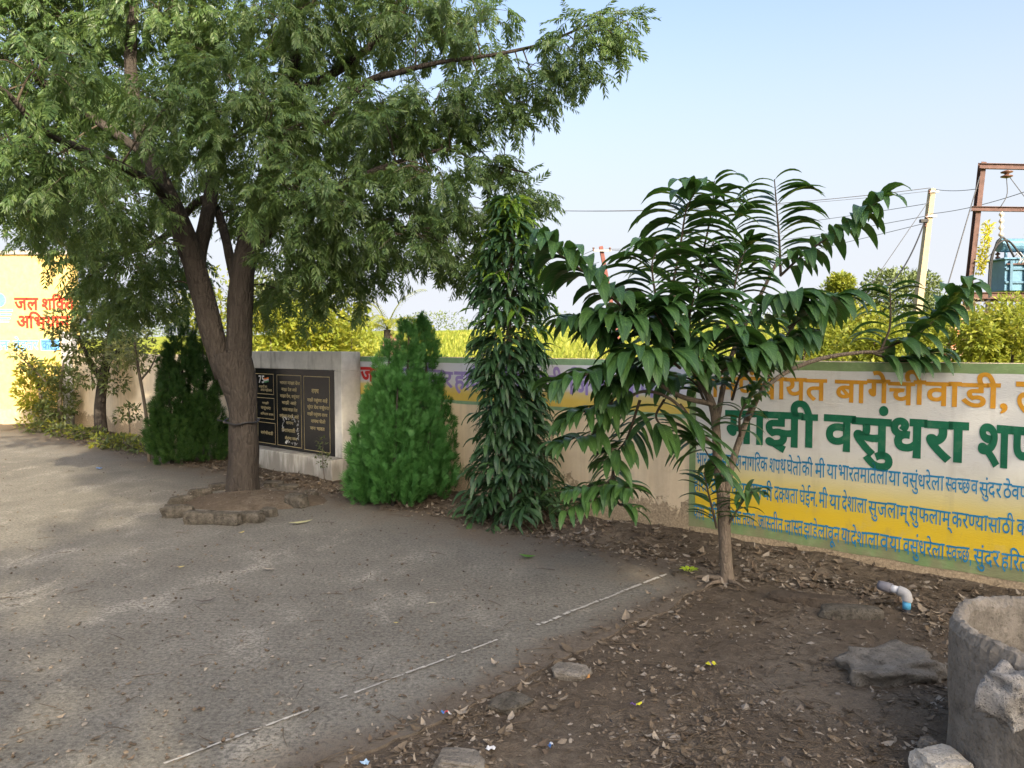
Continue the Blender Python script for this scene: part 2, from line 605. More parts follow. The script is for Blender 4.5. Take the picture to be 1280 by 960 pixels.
def whitewash_mat(name='whitewash', col=(0.60, 0.585, 0.54)):
    m, nt, b = new_mat(name)
    co = objco(nt)
    sep = N(nt, 'ShaderNodeSeparateXYZ')
    nt.links.new(co, sep.inputs[0])
    n2 = noise_tex(nt, 5, 7, 0.7, vec=co)
    n3 = noise_tex(nt, 40, 4, 0.7, vec=co)
    st = noise_tex(nt, 3.5, 5, 0.6, vec=mapped(nt, co, (3.0, 3.0, 0.5)))
    r = ramp(nt, [(0.3, tuple(q * 0.75 for q in col)), (0.6, col)])
    nt.links.new(n2.outputs[0], r.inputs[0])
    lo = mth(nt, 'MULTIPLY', mth(nt, 'SUBTRACT', 0.42, sep.outputs[2]), 2.2, True)
    d = mth(nt, 'MULTIPLY', mth(nt, 'SUBTRACT', mth(nt, 'ADD', st.outputs[0], mth(nt, 'MULTIPLY', lo, 0.35)), 0.55), 5.0, True)
    c = mixc(nt, mth(nt, 'MULTIPLY', d, 0.7), r.outputs[0], (0.17, 0.155, 0.13))
    nt.links.new(c, b.inputs['Base Color'])
    b.inputs['Roughness'].default_value = 0.88
    b.inputs['Specular IOR Level'].default_value = 0.15
    bump(nt, b, mth(nt, 'ADD', n2.outputs[0], mth(nt, 'MULTIPLY', n3.outputs[0], 0.4)), 0.4, 0.01)
    return m


M = {}
M['slab'] = slab_mat()
M['soil'] = soil_mat()
M['wall'] = wall_mat()
M['bark'] = bark_mat('neem_bark', (0.030, 0.025, 0.021), (0.090, 0.077, 0.065))
M['bark_grey'] = bark_mat('grey_bark', (0.12, 0.095, 0.07), (0.22, 0.18, 0.14), 2.2, 0.5)
M['twig'] = plain('twig_bark', (0.075, 0.058, 0.040), 0.9)
M['neem'] = leaf_mat('neem_leaf', [(0.044, 0.090, 0.030), (0.070, 0.122, 0.038), (0.112, 0.165, 0.048)], 0.36, (0.26, 0.36, 0.06), 0.42)
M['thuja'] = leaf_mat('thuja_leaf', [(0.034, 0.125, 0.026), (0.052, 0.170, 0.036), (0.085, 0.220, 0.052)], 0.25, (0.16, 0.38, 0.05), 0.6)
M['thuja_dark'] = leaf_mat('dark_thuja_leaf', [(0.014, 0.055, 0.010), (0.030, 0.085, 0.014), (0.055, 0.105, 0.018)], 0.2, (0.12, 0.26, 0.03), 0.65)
M['ashoka'] = leaf_mat('ashoka_leaf', [(0.020, 0.052, 0.024), (0.030, 0.072, 0.030), (0.044, 0.092, 0.030)], 0.2, (0.10, 0.26, 0.03), 0.33, True)
M['ashoka_new'] = leaf_mat('young_ashoka_leaf', [(0.07, 0.15, 0.015), (0.11, 0.21, 0.020), (0.17, 0.24, 0.03)], 0.4, (0.30, 0.46, 0.04), 0.35, True)
M['custard'] = leaf_mat('custard_apple_leaf', [(0.024, 0.062, 0.022), (0.034, 0.086, 0.024), (0.046, 0.104, 0.026), (0.054, 0.112, 0.026)], 0.2, (0.13, 0.31, 0.03), 0.38, True)
M['pale_leaf'] = leaf_mat('pale_leaf', [(0.14, 0.16, 0.05), (0.20, 0.22, 0.08), (0.28, 0.27, 0.11)], 0.3, (0.4, 0.42, 0.12), 0.55)
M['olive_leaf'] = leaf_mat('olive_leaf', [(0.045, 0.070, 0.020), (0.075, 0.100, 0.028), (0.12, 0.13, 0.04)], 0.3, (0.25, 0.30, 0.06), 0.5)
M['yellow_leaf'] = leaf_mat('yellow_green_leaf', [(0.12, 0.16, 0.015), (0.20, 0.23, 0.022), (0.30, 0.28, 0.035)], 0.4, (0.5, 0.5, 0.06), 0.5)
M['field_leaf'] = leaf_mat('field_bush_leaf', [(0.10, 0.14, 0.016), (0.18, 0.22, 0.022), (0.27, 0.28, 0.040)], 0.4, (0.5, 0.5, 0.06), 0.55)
M['far_leaf'] = leaf_mat('far_tree_leaf', [(0.07, 0.10, 0.035), (0.11, 0.145, 0.05), (0.15, 0.18, 0.07)], 0.25, (0.25, 0.32, 0.08), 0.7)
M['dry_leaf'] = leaf_mat('dry_brush_leaf', [(0.14, 0.10, 0.055), (0.20, 0.16, 0.08), (0.24, 0.22, 0.09)], 0.2, (0.3, 0.25, 0.1), 0.8)
M['grass'] = leaf_mat('field_grass', [(0.13, 0.17, 0.016), (0.22, 0.25, 0.026), (0.32, 0.31, 0.06)], 0.4, (0.5, 0.5, 0.08), 0.6)
M['white_wash'] = whitewash_mat()
M['grey_wash'] = whitewash_mat('grey_whitewash', (0.46, 0.45, 0.44))
M['lib_yellow'] = paint_mat('yellow_limewash', None, (0.72, 0.50, 0.17), 0.18)
M['white_paint'] = plain('white_chalk', (0.36, 0.345, 0.31), 0.95, 0, 0.35, 40)


# ------------------------------------------------------------------ ground, yard slab
def hnoise(x, y, s):
    return mnoise.noise(Vector((x * s, y * s, 3.7)))


S_EDGE, C_EDGE = 2.38, 5.10            # the yard slab lies at s > S_EDGE, c < C_EDGE
S_WALL_END = 17.7


def ground_z(x, y):
    s = x * WD[0] + y * WD[1]
    c = x * WN[0] + y * WN[1]
    if c > WC + 0.12:
        b = c - WC
        z = 0.25 + 0.012 * min(b, 18) + 0.074 * max(0.0, min(b - 18, 52))
        r = math.hypot(x, y)
        return z + 0.12 * hnoise(x, y, 0.25) + (0.5 * hnoise(x, y, 0.03) if r > 30 else 0)
    near = math.hypot(x, y) < 20
    z = -0.012
    if near:
        bm = 0.030 * hnoise(x, y, 1.3) + 0.018 * hnoise(x, y, 5.0) + 0.014 * hnoise(x, y, 11.0)
        inslab = min(s - S_EDGE, C_EDGE - c)
        k = min(1.0, max(0.0, -inslab / 0.35))
        z += bm * k + 0.02 * k
        if inslab > 0.1:
            z = -0.06
        if c > C_EDGE:
            z += 0.015 * max(0.0, (c - C_EDGE) / 0.84) * (1 if s < S_WALL_END else 0)
    return z


def axis_coords(lo, hi, step, far, growth=1.22):
    a = list(np.arange(lo, hi + 1e-6, step))
    d = step
    while a[-1] < far:
        d *= growth
        a.append(a[-1] + d)
    d = step
    while a[0] > -far:
        d *= growth
        a.insert(0, a[0] - d)
    return np.array(a)


def build_ground():
    sx = axis_coords(-9.5, 4.0, 0.055, 600)      # along the wall normal (c)
    # grid is laid in the wall's own (s, c) directions so that wall foot and slab edge follow grid lines
    ss = axis_coords(-2.5, 7.5, 0.045, 600)
    cc = axis_coords(1.0, 6.3, 0.045, 600)
    n, m = len(ss), len(cc)
    v = np.zeros((n, m, 3))
    for i, s in enumerate(ss):
        for j, c in enumerate(cc):
            x, y = s * WD[0] + c * WN[0], s * WD[1] + c * WN[1]
            v[i, j] = (x, y, ground_z(x, y))
    idx = np.arange(n * m).reshape(n, m)
    f = np.stack([idx[:-1, :-1], idx[:-1, 1:], idx[1:, 1:], idx[1:, :-1]], -1).reshape(-1, 4)
    mb = MB()
    mb.add(v.reshape(-1, 3), f)
    o = mb.build('ground', M['soil'], smooth=True)
    kind(o, 'structure')
    # yard slab
    ss = np.r_[S_EDGE + np.arange(0, 2.0, 0.05), np.arange(S_EDGE + 2.0, 26, 0.4)]
    cc = np.r_[np.arange(-14, 0.9, 0.5), np.arange(0.9, C_EDGE, 0.05), C_EDGE]
    n, m = len(ss), len(cc)
    v = np.zeros((n, m, 3))
    for i, s in enumerate(ss):
        for j, c in enumerate(cc):
            s2 = s + (0.055 * hnoise(c * 1.0, 1.0, 2.2) + 0.03 * hnoise(c, 4.0, 8.0)) * max(0, 1 - (s - S_EDGE) / 1.0)
            c2 = c + (0.11 * hnoise(s, 9.0, 1.1) + 0.04 * hnoise(s, 7.0, 6.0)) * max(0, 1 - (C_EDGE - c) / 1.5)
            q = SCZ(s2, c2)
            q[2] = 0.004 * hnoise(q[0], q[1], 1.5)
            v[i, j] = q
    idx = np.arange(n * m).reshape(n, m)
    f = np.stack([idx[:-1, :-1], idx[:-1, 1:], idx[1:, 1:], idx[1:, :-1]], -1).reshape(-1, 4)
    mb = MB()
    mb.add(v.reshape(-1, 3), f)
    # broken edge
    for line in (v[0, :], v[:, -1]):
        k = len(line)
        low = line.copy()
        low[:, 2] -= 0.09
        mb.add(np.vstack([line, low]), [(i, i + 1, k + i + 1, k + i) for i in range(k - 1)])
    o = mb.build('concrete_yard', M['slab'])
    kind(o, 'structure')


build_ground()


def chalk_strip(p0, p1, w, seed):
    """Worn chalk line on the slab, broken where it has rubbed off."""
    mb = MB()
    r = random.Random(seed)
    p0, p1 = np.array(p0), np.array(p1)
    L = np.linalg.norm(p1 - p0)
    d = (p1 - p0) / L
    nrm = np.array([-d[1], d[0], 0])
    n = int(L / 0.02)
    for i in range(n):
        t = i / n
        a = mnoise.noise(Vector((t * L * 2.2, seed, 0)))
        if a < -0.30 or r.random() < 0.16:
            continue
        wd = w * (0.55 + 0.6 * r.random())
        off = 0.012 * mnoise.noise(Vector((t * 7, 5, seed)))
        q0 = p0 + d * (i * 0.02) + nrm * off
        q1 = q0 + d * 0.021
        mb.add([q0 - nrm * wd / 2, q1 - nrm * wd / 2 * (0.7 + 0.6 * r.random()), q1 + nrm * wd / 2, q0 + nrm * wd / 2 * (0.7 + 0.6 * r.random())], [(0, 1, 2, 3)])
    return mb


mb = chalk_strip(G(205, 954, 0.009), G(622, 799, 0.009), 0.015, 3)
mb2 = chalk_strip(G(672, 781, 0.009), G(836, 716, 0.009), 0.024, 8)
mb.v += mb2.v
mb.f += [q + mb.n for q in mb2.f]
mb.uv += mb2.uv
kind(mb.build('chalk_line', M['white_paint']), 'structure')

# ------------------------------------------------------------------ lettering
GL = {}


def glyph(ch, fat):
    key = (ch, fat)
    if key in GL:
        return GL[key]
    if '_cu' not in GL:
        cu = bpy.data.curves.new('lettering', 'FONT')
        ob = bpy.data.objects.new('lettering_source', cu)
        COL.objects.link(ob)
        GL['_cu'], GL['_ob'] = cu, ob
    cu, ob = GL['_cu'], GL['_ob']
    cu.resolution_u = 3
    cu.body = ch
    bpy.context.view_layer.update()
    ev = ob.evaluated_get(bpy.context.evaluated_depsgraph_get())
    me = ev.to_mesh()
    v = np.array([q.co[:2] for q in me.vertices]).reshape(-1, 2)
    f = [tuple(p.vertices) for p in me.polygons]
    ev.to_mesh_clear()
    adv = v[:, 0].max() if len(v) else 0.26
    # fatten the brush stroke: push every outline vertex out along its mitre
    cnt = {}
    for q in f:
        for i in range(len(q)):
            e = (q[i], q[(i + 1) % len(q)])
            cnt[e] = cnt.get(e, 0) + 1
    nrm = np.zeros_like(v)
    for (i, j) in cnt:
        if (j, i) not in cnt:
            d = v[j] - v[i]
            L = math.hypot(d[0], d[1]) + 1e-9
            nn = np.array([d[1], -d[0]]) / L
            nrm[i] += nn
            nrm[j] += nn
    ln = np.linalg.norm(nrm, axis=1)
    ok = ln > 0.2
    nrm[ok] /= ln[ok][:, None]
    if len(f):
        q = f[0]
        w = v[list(q)]
        area = 0.5 * sum(w[i][0] * w[(i + 1) % len(q)][1] - w[(i + 1) % len(q)][0] * w[i][1] for i in range(len(q)))
        if area < 0:
            nrm = -nrm
    k = np.ones(len(v))
    k[ok] = np.clip(2.0 / ln[ok], 1.0, 1.5)
    GL[key] = (v + nrm * fat * k[:, None], f, adv)
    return GL[key]


ZERO = set('ुूेैं्')
NARROW = {'ि': 0.273}


def clip_right(v, f, xmax):
    bm = bmesh.new()
    vs = [bm.verts.new((q[0], q[1], 0)) for q in v]
    for q in f:
        try:
            bm.faces.new([vs[i] for i in q])
        except ValueError:
            pass
    bmesh.ops.bisect_plane(bm, geom=bm.verts[:] + bm.edges[:] + bm.faces[:], plane_co=(xmax, 0, 0), plane_no=(1, 0, 0), clear_outer=True)
    bm.verts.index_update()
    v2 = np.array([q.co[:2] for q in bm.verts]).reshape(-1, 2)
    f2 = [tuple(q.index for q in p.verts) for p in bm.faces]
    bm.free()
    return v2, f2


def layout(text, fat, seed=1, jitter=0.018):
    """Glyphs in visual order; '/' after a letter makes its half form, '^' is the stroke above (reph)."""
    r = random.Random(seed)
    out, x = [], 0.0
    chars = list(text)
    # the short-i sign stands before its cluster
    i = 0
    seq = []
    for ch in chars:
        if ch == 'ि':
            j = len(seq) - 1
            while j > 0 and seq[j - 1] == '/':
                j -= 2
            seq.insert(j, ch)
        else:
            seq.append(ch)
    i = 0
    while i < len(seq):
        ch = seq[i]
        half = i + 1 < len(seq) and seq[i + 1] == '/'
        if ch == ' ':
            x += 0.24
            i += 1
            continue
        if ch == '^':
            v, f, adv = glyph('े', fat)
            v = v.copy()
            v[:, 0] = -v[:, 0] - 0.50
            f = [tuple(reversed(q)) for q in f]
            out.append((v + [x, 0.0], f))
            i += 1
            continue
        v, f, adv = glyph(ch, fat)
        if half:
            cut = adv - (0.14 if ch in 'कफ' else 0.165)
            v, f = clip_right(v, f, cut + 0.01)
            adv = cut
            i += 1
        elif ch in ZERO:
            adv = 0.0
        elif ch in NARROW:
            adv = NARROW[ch]
        elif ch in ',।.':
            adv += 0.08
        elif ch in '0123456789':
            adv += 0.05
        jx = r.uniform(-1, 1) * jitter if ch not in ZERO else 0
        jy = r.uniform(-1, 1) * jitter
        out.append((v * [1, 1 + r.uniform(-1, 1) * jitter * 2] + [x + jx, jy], f))
        x += adv
        i += 1
    return out, x


def words_mesh(words, mapper, fat=0.02, seed=1):
    """words: (text, corner a = (u, v) of the baseline start, corner b = baseline end, letter height); mapper(u, v) -> 3D."""
    mb = MB()
    for k, (text, a, b, h) in enumerate(words):
        gl, adv = layout(text, fat, seed + k)
        a, b = np.array(a, float), np.array(b, float)
        for v, f in gl:
            t = v[:, 0] / adv
            uv = a[None] + (b - a)[None] * t[:, None]
            hh = (v[:, 1] / 0.622) * h
            pts = [mapper(uv[i, 0], uv[i, 1] + hh[i]) for i in range(len(v))]
            mb.add(pts, f)
    return mb


# ------------------------------------------------------------------ compound wall
WO = SCZ(0, WC)


def wall_map(off):
    return lambda s, z: SCZ(s, WC - off, z)


def wpx(px, py):
    return wall_at(px, py)


WALL_TOP = 1.505
wall = None


def build_wall():
    mb = MB()
    ss = np.arange(-6.0, S_WALL_END, 0.25)
    k = len(ss)
    prof = [(WC, -0.25), (WC, None), (WC + 0.2, None), (WC + 0.2, -0.25)]
    v = []
    for s in ss:
        tz = WALL_TOP + 0.006 * hnoise(s, 2.0, 2.3)
        for (c, z) in prof:
            v.append(SCZ(s, c, tz if z is None else z))
    f = []
    for i in range(k - 1):
        for j in range(3):
            f.append((i * 4 + j, (i + 1) * 4 + j, (i + 1) * 4 + j + 1, i * 4 + j + 1))
    f.append((0, 1, 2, 3))
    f.append(tuple((k - 1) * 4 + j for j in (3, 2, 1, 0)))
    mb.add(v, f)
    w = mb.build('compound_wall', M['wall'], origin=WO)
    tag(w, 'long cream compound wall with painted slogans behind the trees', 'wall')

    def sheet(s0, s1, z0, z1, off, name, mat, parent, jig=0.0):
        m2 = MB()
        n = max(2, int(abs(s1 - s0) / 0.05))
        lo, hi = [], []
        for i in range(n + 1):
            s = s0 + (s1 - s0) * i / n
            lo.append(SCZ(s, WC - off, z0 + jig * hnoise(s, z0, 4.0)))
            hi.append(SCZ(s, WC - off, z1 + jig * 0.4 * hnoise(s, z1, 5.0)))
        m2.add(np.vstack([lo, hi]), [(i, i + 1, n + 1 + i + 1, n + 1 + i) for i in range(n)])
        o = m2.build(name, mat, parent)
        return o

    green = paint_mat('green_wall_paint', None, (0.20, 0.29, 0.12), 0.3)
    green2 = paint_mat('pale_green_wall_paint', None, (0.22, 0.36, 0.22), 0.3)
    grad = paint_mat('white_to_yellow_wall_paint', [(0.33, (0.66, 0.46, 0.03)), (0.44, (0.66, 0.49, 0.07)), (0.56, (0.60, 0.52, 0.24)), (0.72, (0.58, 0.56, 0.46)), (0.85, (0.58, 0.575, 0.53))], None, 0.28, 0.08)
    band = paint_mat('lavender_to_yellow_wall_paint', [(1.10, (0.62, 0.46, 0.10)), (1.17, (0.60, 0.50, 0.20)), (1.21, (0.56, 0.56, 0.60)), (1.3, (0.57, 0.59, 0.66))], None, 0.2, 0.03, zr=(0.9, 1.5))
    sR0, _ = wpx(862, 560)
    # right-hand panel
    zb = 0.075
    p = sheet(sR0, -6.0, zb, WALL_TOP - 0.004, 0.003, 'painted_panel', green, w, 0.012)
    sI, _ = wpx(870, 560)
    inner = sheet(sI, -5.95, 0.165, WALL_TOP - 0.072, 0.006, 'panel_field', grad, p, 0.012)
    # left-hand banner
    sL1, _ = wpx(446, 470)
    q = sheet(sL1, sR0 + 0.004, 1.0, WALL_TOP - 0.004, 0.003, 'painted_banner', green2, w, 0.006)
    sheet(sL1, sR0 + 0.004, 1.035, WALL_TOP - 0.062, 0.006, 'banner_field', band, q, 0.004)

    # lettering on the right-hand panel: (word, px left, px right, shirorekha y / baseline y at left and right)
    def wd(text, x0, x1, y0, b0, y1, b1):
        a = wpx(x0, b0)
        b = wpx(x1, b1)
        t = wpx(x0, y0)
        t1 = wpx(x1, y1)
        return (text, a, b, 0.5 * ((t[1] - a[1]) + (t1[1] - b[1])))

    orange = paint_mat('orange_lettering_paint', None, (0.56, 0.27, 0.025), 0.3)
    dkgreen = paint_mat('dark_green_lettering_paint', None, (0.012, 0.120, 0.060), 0.12)
    blue = paint_mat('blue_lettering_paint', None, (0.02, 0.20, 0.38), 0.3)
    purple = paint_mat('purple_lettering_paint', None, (0.30, 0.24, 0.52), 0.25)
    red = paint_mat('red_lettering_paint', None, (0.50, 0.03, 0.03), 0.2)
    L1 = [wd('ग्रामपंचायत'.replace('्र', ''), 869, 1033, 471, 495, 474, 500), wd('बागेचीवाडी,', 1045, 1264, 474.5, 501, 481, 511), wd('ता.पैठण', 1270, 1420, 480, 514, 485, 524)]
    L2 = [wd('माझी', 908, 1020, 515, 552, 520, 559), wd('वसुंधरा', 1031, 1209, 520.5, 561, 531, 577), wd('शपथ', 1222, 1345, 532, 578, 540, 592)]
    b3 = [('भारताचा', 871, 901, 565, 583, 567.5, 585), ('सुजाण', 902, 927, 567.5, 585, 569.5, 587), ('नागरिक', 928, 960, 570, 587, 573, 590), ('शपथ', 962, 983, 573, 590, 575, 592), ('घेतो', 984, 1002, 575, 592, 577, 594), ('की', 1003, 1016, 577, 594, 578, 595.5), ('मी', 1019, 1032, 578.5, 596, 580, 597), ('या', 1034, 1047, 580, 597, 581.5, 599), ('भारतमातेला', 1048, 1110, 581.5, 599, 588, 606), ('या', 1111, 1126, 588, 606, 590, 607.5), ('वसुंधरेला', 1128, 1180, 590, 608, 596, 613.5), ('स/वच/छ', 1182, 1213, 596, 613.5, 600, 617), ('व', 1214, 1223, 600, 617, 601, 618), ('सुंदर', 1224, 1252, 601, 618.5, 604.5, 622), ('ठेवण/यात', 1254, 1312, 604.5, 622, 611, 629)]
    b4 = [('हरित', 868, 887, 597, 613, 599, 615), ('ठेवून', 889, 913, 599, 615, 602, 619), ('करण/याची', 915, 966, 602.5, 620, 608, 626), ('दक/षता', 968, 998, 608.5, 626, 612, 630), ('घेईन.', 1000, 1023, 612, 630, 615, 633), ('मी', 1024, 1035, 615, 633, 617, 635), ('या', 1037, 1051, 617, 635, 619, 637), ('देशाला', 1053, 1084, 619, 637, 624, 642), ('सुजलाम्', 1086, 1135, 625, 643, 632, 650), ('सुफलाम्', 1137, 1188, 632, 650, 640, 658), ('करण/यासाठी', 1190, 1268, 640, 658, 649, 668), ('काम', 1271, 1302, 649.5, 668, 653, 672)]
    b5 = [('काम', 868, 881, 632, 648, 633, 650), ('मी', 886, 897, 634, 650, 635, 652), ('करण/यास', 899, 927, 635, 652, 640, 657), ('तयार.', 929, 946, 640, 657, 643, 660), ('जास/तीत', 948, 979, 643, 660, 649, 666), ('जास/त', 981, 1004, 649, 667, 652, 670), ('झाडे', 1005, 1022, 652, 670, 655, 673), ('लावून', 1023, 1050, 655, 673, 660, 678), ('या', 1052, 1063, 660, 678, 662, 680), ('देशाला', 1064, 1099, 662, 681, 667, 686), ('व', 1100, 1111, 667, 686, 669, 688), ('या', 1112, 1127, 669, 688, 672, 690), ('वसुंधरेला', 1129, 1181, 672, 691, 680, 699), ('स/वच/छ,', 1183, 1215, 680.5, 699, 685, 704), ('सुंदर', 1217, 1250, 685.5, 704, 690, 709), ('हरित', 1252, 1285, 690, 709.5, 696, 715)]
    blue_w = [wd(*t) for t in b3 + b4 + b5]
    mp = wall_map(0.009)
    words_mesh(L1, mp, 0.020, 3).build('orange_lettering', orange, p)
    words_mesh(L2, mp, 0.032, 5).build('green_lettering', dkgreen, p)
    words_mesh(blue_w, mp, 0.008, 9).build('blue_lettering', blue, p)
    Lb = [wd('जल', 452, 482, 460, 476, 460, 477)]
    Lp = [wd('रेन', 492, 514, 461, 478, 461.5, 479), wd('वॉटर', 520, 566, 462, 479, 464, 484), wd('हार/वे^स/टिंग'.replace('र/', ''), 569, 652, 465, 486, 467, 490), wd('पाणी', 662, 704, 468, 490, 469, 492), wd('जिरवा', 712, 772, 469, 492, 471, 495), wd('पाणी', 780, 826, 471, 495, 471, 496)]
    words_mesh(Lb, mp, 0.035, 12).build('red_lettering', red, q)
    words_mesh(Lp, mp, 0.025, 14).build('purple_lettering', purple, q)
    return w


wall = build_wall()


# ------------------------------------------------------------------ yellow building on the left
def build_left_building():
    D = 16.45
    XR = P(92, 500, D)[0]
    o = thing('yellow_wall', 'tall yellow limewashed wall with red and blue painted slogan at far left', 'wall', (XR - 4, D, 0))
    mb = MB()
    mb.box((XR - 5, D + 0.15, 1.7), (10, 0.30, 3.8))
    mb.build('wall_face', M['lib_yellow'], o)
    mb = MB()
    mb.box((XR - 5, D + 0.15, 3.64), (10.06, 0.40, 0.08))
    mb.build('coping', plain('roof_concrete', (0.3, 0.28, 0.25), 0.9), o)
    mb = MB()
    mb.box((XR - 5, D - 0.04, 0.10), (10, 0.08, 0.42))
    mb.build('plinth', plain('plinth_plaster', (0.45, 0.36, 0.22), 0.9), o)

    def mp(u, v):
        return np.array([u, D - 0.006, v])

    def px(x, y):
        q = P(x, y, D)
        return (q[0], q[2])

    def wd(text, x0, x1, y0, b0):
        a, b, t = px(x0, b0), px(x1, b0), px(x0, y0)
        return (text, a, b, t[1] - a[1])
    red = paint_mat('red_wall_lettering', None, (0.62, 0.035, 0.02), 0.1)
    sky_b = paint_mat('sky_blue_lettering', None, (0.12, 0.34, 0.66), 0.15)
    words_mesh([wd('जल', 19, 48, 373, 387), wd('शक/ति', 52, 93, 373, 387), wd('अभियान', 21, 87, 396, 410)], mp, 0.035, 21).build('red_lettering', red, o)
    words_mesh([wd('जल', -22, 12, 426, 437), wd('बेहतर', 17, 48, 426, 437)], mp, 0.025, 23).build('blue_lettering', sky_b, o)
    mb = MB()
    a, b = px(51, 424), px(75, 438)
    mb.add([mp(a[0], b[1]), mp(b[0], b[1]), mp(b[0], a[1]), mp(a[0], a[1])], [(0, 1, 2, 3)])
    bx = mb.build('blue_box', sky_b, o)

    def mp2(u, v):
        return np.array([u, D - 0.012, v])
    words_mesh([wd('कल', 53, 71, 427, 437)], mp2, 0.02, 25).build('box_lettering', paint_mat('dark_blue_lettering', None, (0.06, 0.16, 0.34)), bx)
    words_mesh([wd('।', 76, 82, 424, 438)], mp, 0.03, 26).build('full_stop', sky_b, o)
    # emblem: drop disc over water lines
    mb = MB()
    c = px(-2, 375)
    rr = 0.155
    mb.add([mp(c[0] + rr * math.cos(t), c[1] + rr * math.sin(t)) for t in np.linspace(0, 2 * math.pi, 28, endpoint=False)], [tuple(range(28))])
    for k, y in enumerate((388, 393, 398, 402)):
        x0, x1 = px(-34 + 2 * k, y), px(16 - 1.5 * k, y)
        th = 0.022 - 0.003 * k
        mb.add([mp(x0[0], x0[1] - th), mp(x1[0], x1[1] - th), mp(x1[0], x1[1] + th), mp(x0[0], x0[1] + th)], [(0, 1, 2, 3)])
    mb.build('water_emblem', sky_b, o)


build_left_building()


# ------------------------------------------------------------------ memorial block with granite slab
def build_memorial():
    FO = 0.30                                     # the surround stands this far in front of the wall
    s_r, _ = wall_at(427, 500, FO)
    s_g, _ = wall_at(418, 500, FO)
    s_l = s_g + 1.86
    top = 1.565
    zt = wall_at(418, 463, FO)[1]
    zb = wall_at(418, 572, FO)[1]
    o = thing('memorial_block', 'whitewashed memorial block with black granite plaque set against the wall', 'memorial', SCZ(s_g + 0.9, WC - FO, 0))

    def sbox(mb, s0, s1, c0, c1, z0, z1):
        v = [SCZ(s, c, z) for z in (z0, z1) for c in (c0, c1) for s in (s0, s1)]
        mb.add(v, [(0, 2, 3, 1), (4, 5, 7, 6), (0, 1, 5, 4), (2, 6, 7, 3), (0, 4, 6, 2), (1, 3, 7, 5)])
    cf, cb = WC - FO, WC - 0.012
    mb = MB()
    sbox(mb, s_r, s_g, cf, cb, 0.262, zt)
    sbox(mb, s_l, s_l + 0.2, cf, cb, 0.262, zt)
    sbox(mb, s_r, s_l + 0.2, cf, cb, zt, top)
    sbox(mb, s_g, s_l, cf + 0.045, cb, 0.262, zt)
    mb.build('surround', M['white_wash'], o, bevel=0.008)
    mb = MB()
    sbox(mb, s_r - 0.02, s_l + 0.22, cf - 0.17, cb, -0.15, 0.259)
    mb.build('plinth', whitewash_mat('stained_whitewash', (0.50, 0.48, 0.43)), o, bevel=0.012)
    gm, nt, b = new_mat('black_granite')
    n = noise_tex(nt, 160, 2, 0.6, vec=objco(nt))
    r = ramp(nt, [(0.5, (0.010, 0.010, 0.012)), (0.75, (0.035, 0.034, 0.036))])
    nt.links.new(n.outputs[0], r.inputs[0])
    nt.links.new(r.outputs[0], b.inputs['Base Color'])
    b.inputs['Roughness'].default_value = 0.16
    mb = MB()
    sbox(mb, s_g + 0.003, s_l - 0.003, cf + 0.015, cf + 0.043, 0.266, zt - 0.003)
    slab = mb.build('granite_slab', gm, o, bevel=0.003)
    gold = plain('gold_lettering', (0.44, 0.36, 0.18), 0.45, 0.0, 0.2, 30, 0)
    cl = cf + 0.012

    def mp(s, z):
        return SCZ(s, cl, z)

    def px(x, y):
        return wall_at(x, y, FO - 0.015)
    # thin gold frames, each inside one box of the plaque
    fr = MB()

    def frame(x0, x1, yt0, yt1, yb0, yb1):
        s0, s1 = px(x0, 500)[0], px(x1, 500)[0]
        zt_, zb_ = px(x0, yt0)[1], px(x0, yb0)[1]
        zt2, zb2 = px(x1, yt1)[1], px(x1, yb1)[1]
        zt_ = zt2 = (zt_ + zt2) / 2
        zb_ = zb2 = (zb_ + zb2) / 2
        w = 0.0075
        for (a, b2, c2, d) in ((s0, s1, zt_, zt_ - w), (s0, s1, zb_ + w, zb_), (s0, s0 - w, zt_ - w, zb_ + w), (s1 + w, s1, zt_ - w, zb_ + w)):
            fr.add([mp(a, d), mp(b2, d), mp(b2, c2), mp(a, c2)], [(0, 1, 2, 3)])
    frame(320, 342.5, 466.5, 467.5, 491.5, 494)
    frame(321, 343, 496, 498, 522, 525)
    frame(322, 344, 526.5, 529, 552, 556)
    frame(346.5, 377, 467.5, 470, 555.5, 561)
    frame(380, 412.5, 469.5, 471.5, 561.5, 567)
    fr.build('gold_border', gold, slab)
    T = []

    def wd(text, xc, w, y, h):
        a, b2, t = px(xc - w / 2, y), px(xc + w / 2, y + w * 0.06), px(xc, y - h)
        z = px(xc, y)[1]
        T.append((text, (a[0], z), (b2[0], z), t[1] - px(xc, y)[1]))
    wd('आझादी का', 329, 10, 484.5, 2.6)
    wd('अमृत महोत/सव'.replace('ृ', ''), 333, 14, 489, 2.8)
    wd('माझी', 332, 8, 505, 2.2)
    wd('वसुंधरा', 332.5, 12, 511.5, 3.0)
    wd('अभियान शपथ', 334, 16, 519, 2.6)
    wd('बागेचीवाडी', 334, 15, 543, 3.2)
    for i, t in enumerate(('“भारत माझा देश', 'माझा देश आहे', 'माझा देश, वसुंधरा', 'माझी आहे', 'भारत माझा देश', 'वसुंधरा माझी आहे', 'शपथ”')):
        wd(t.replace('“', '').replace('”', ''), 362.5 - (i % 2) * 0.8, (25, 19, 24, 18, 19, 24, 9)[i], 480.5 + i * 8.35, 3.4)
    wd('देशासाठी', 361, 17, 540, 3.6)
    wd('वीरांना नमन', 364, 15, 550, 3.2)
    wd('शपथ', 394, 9, 491.5, 5.0)
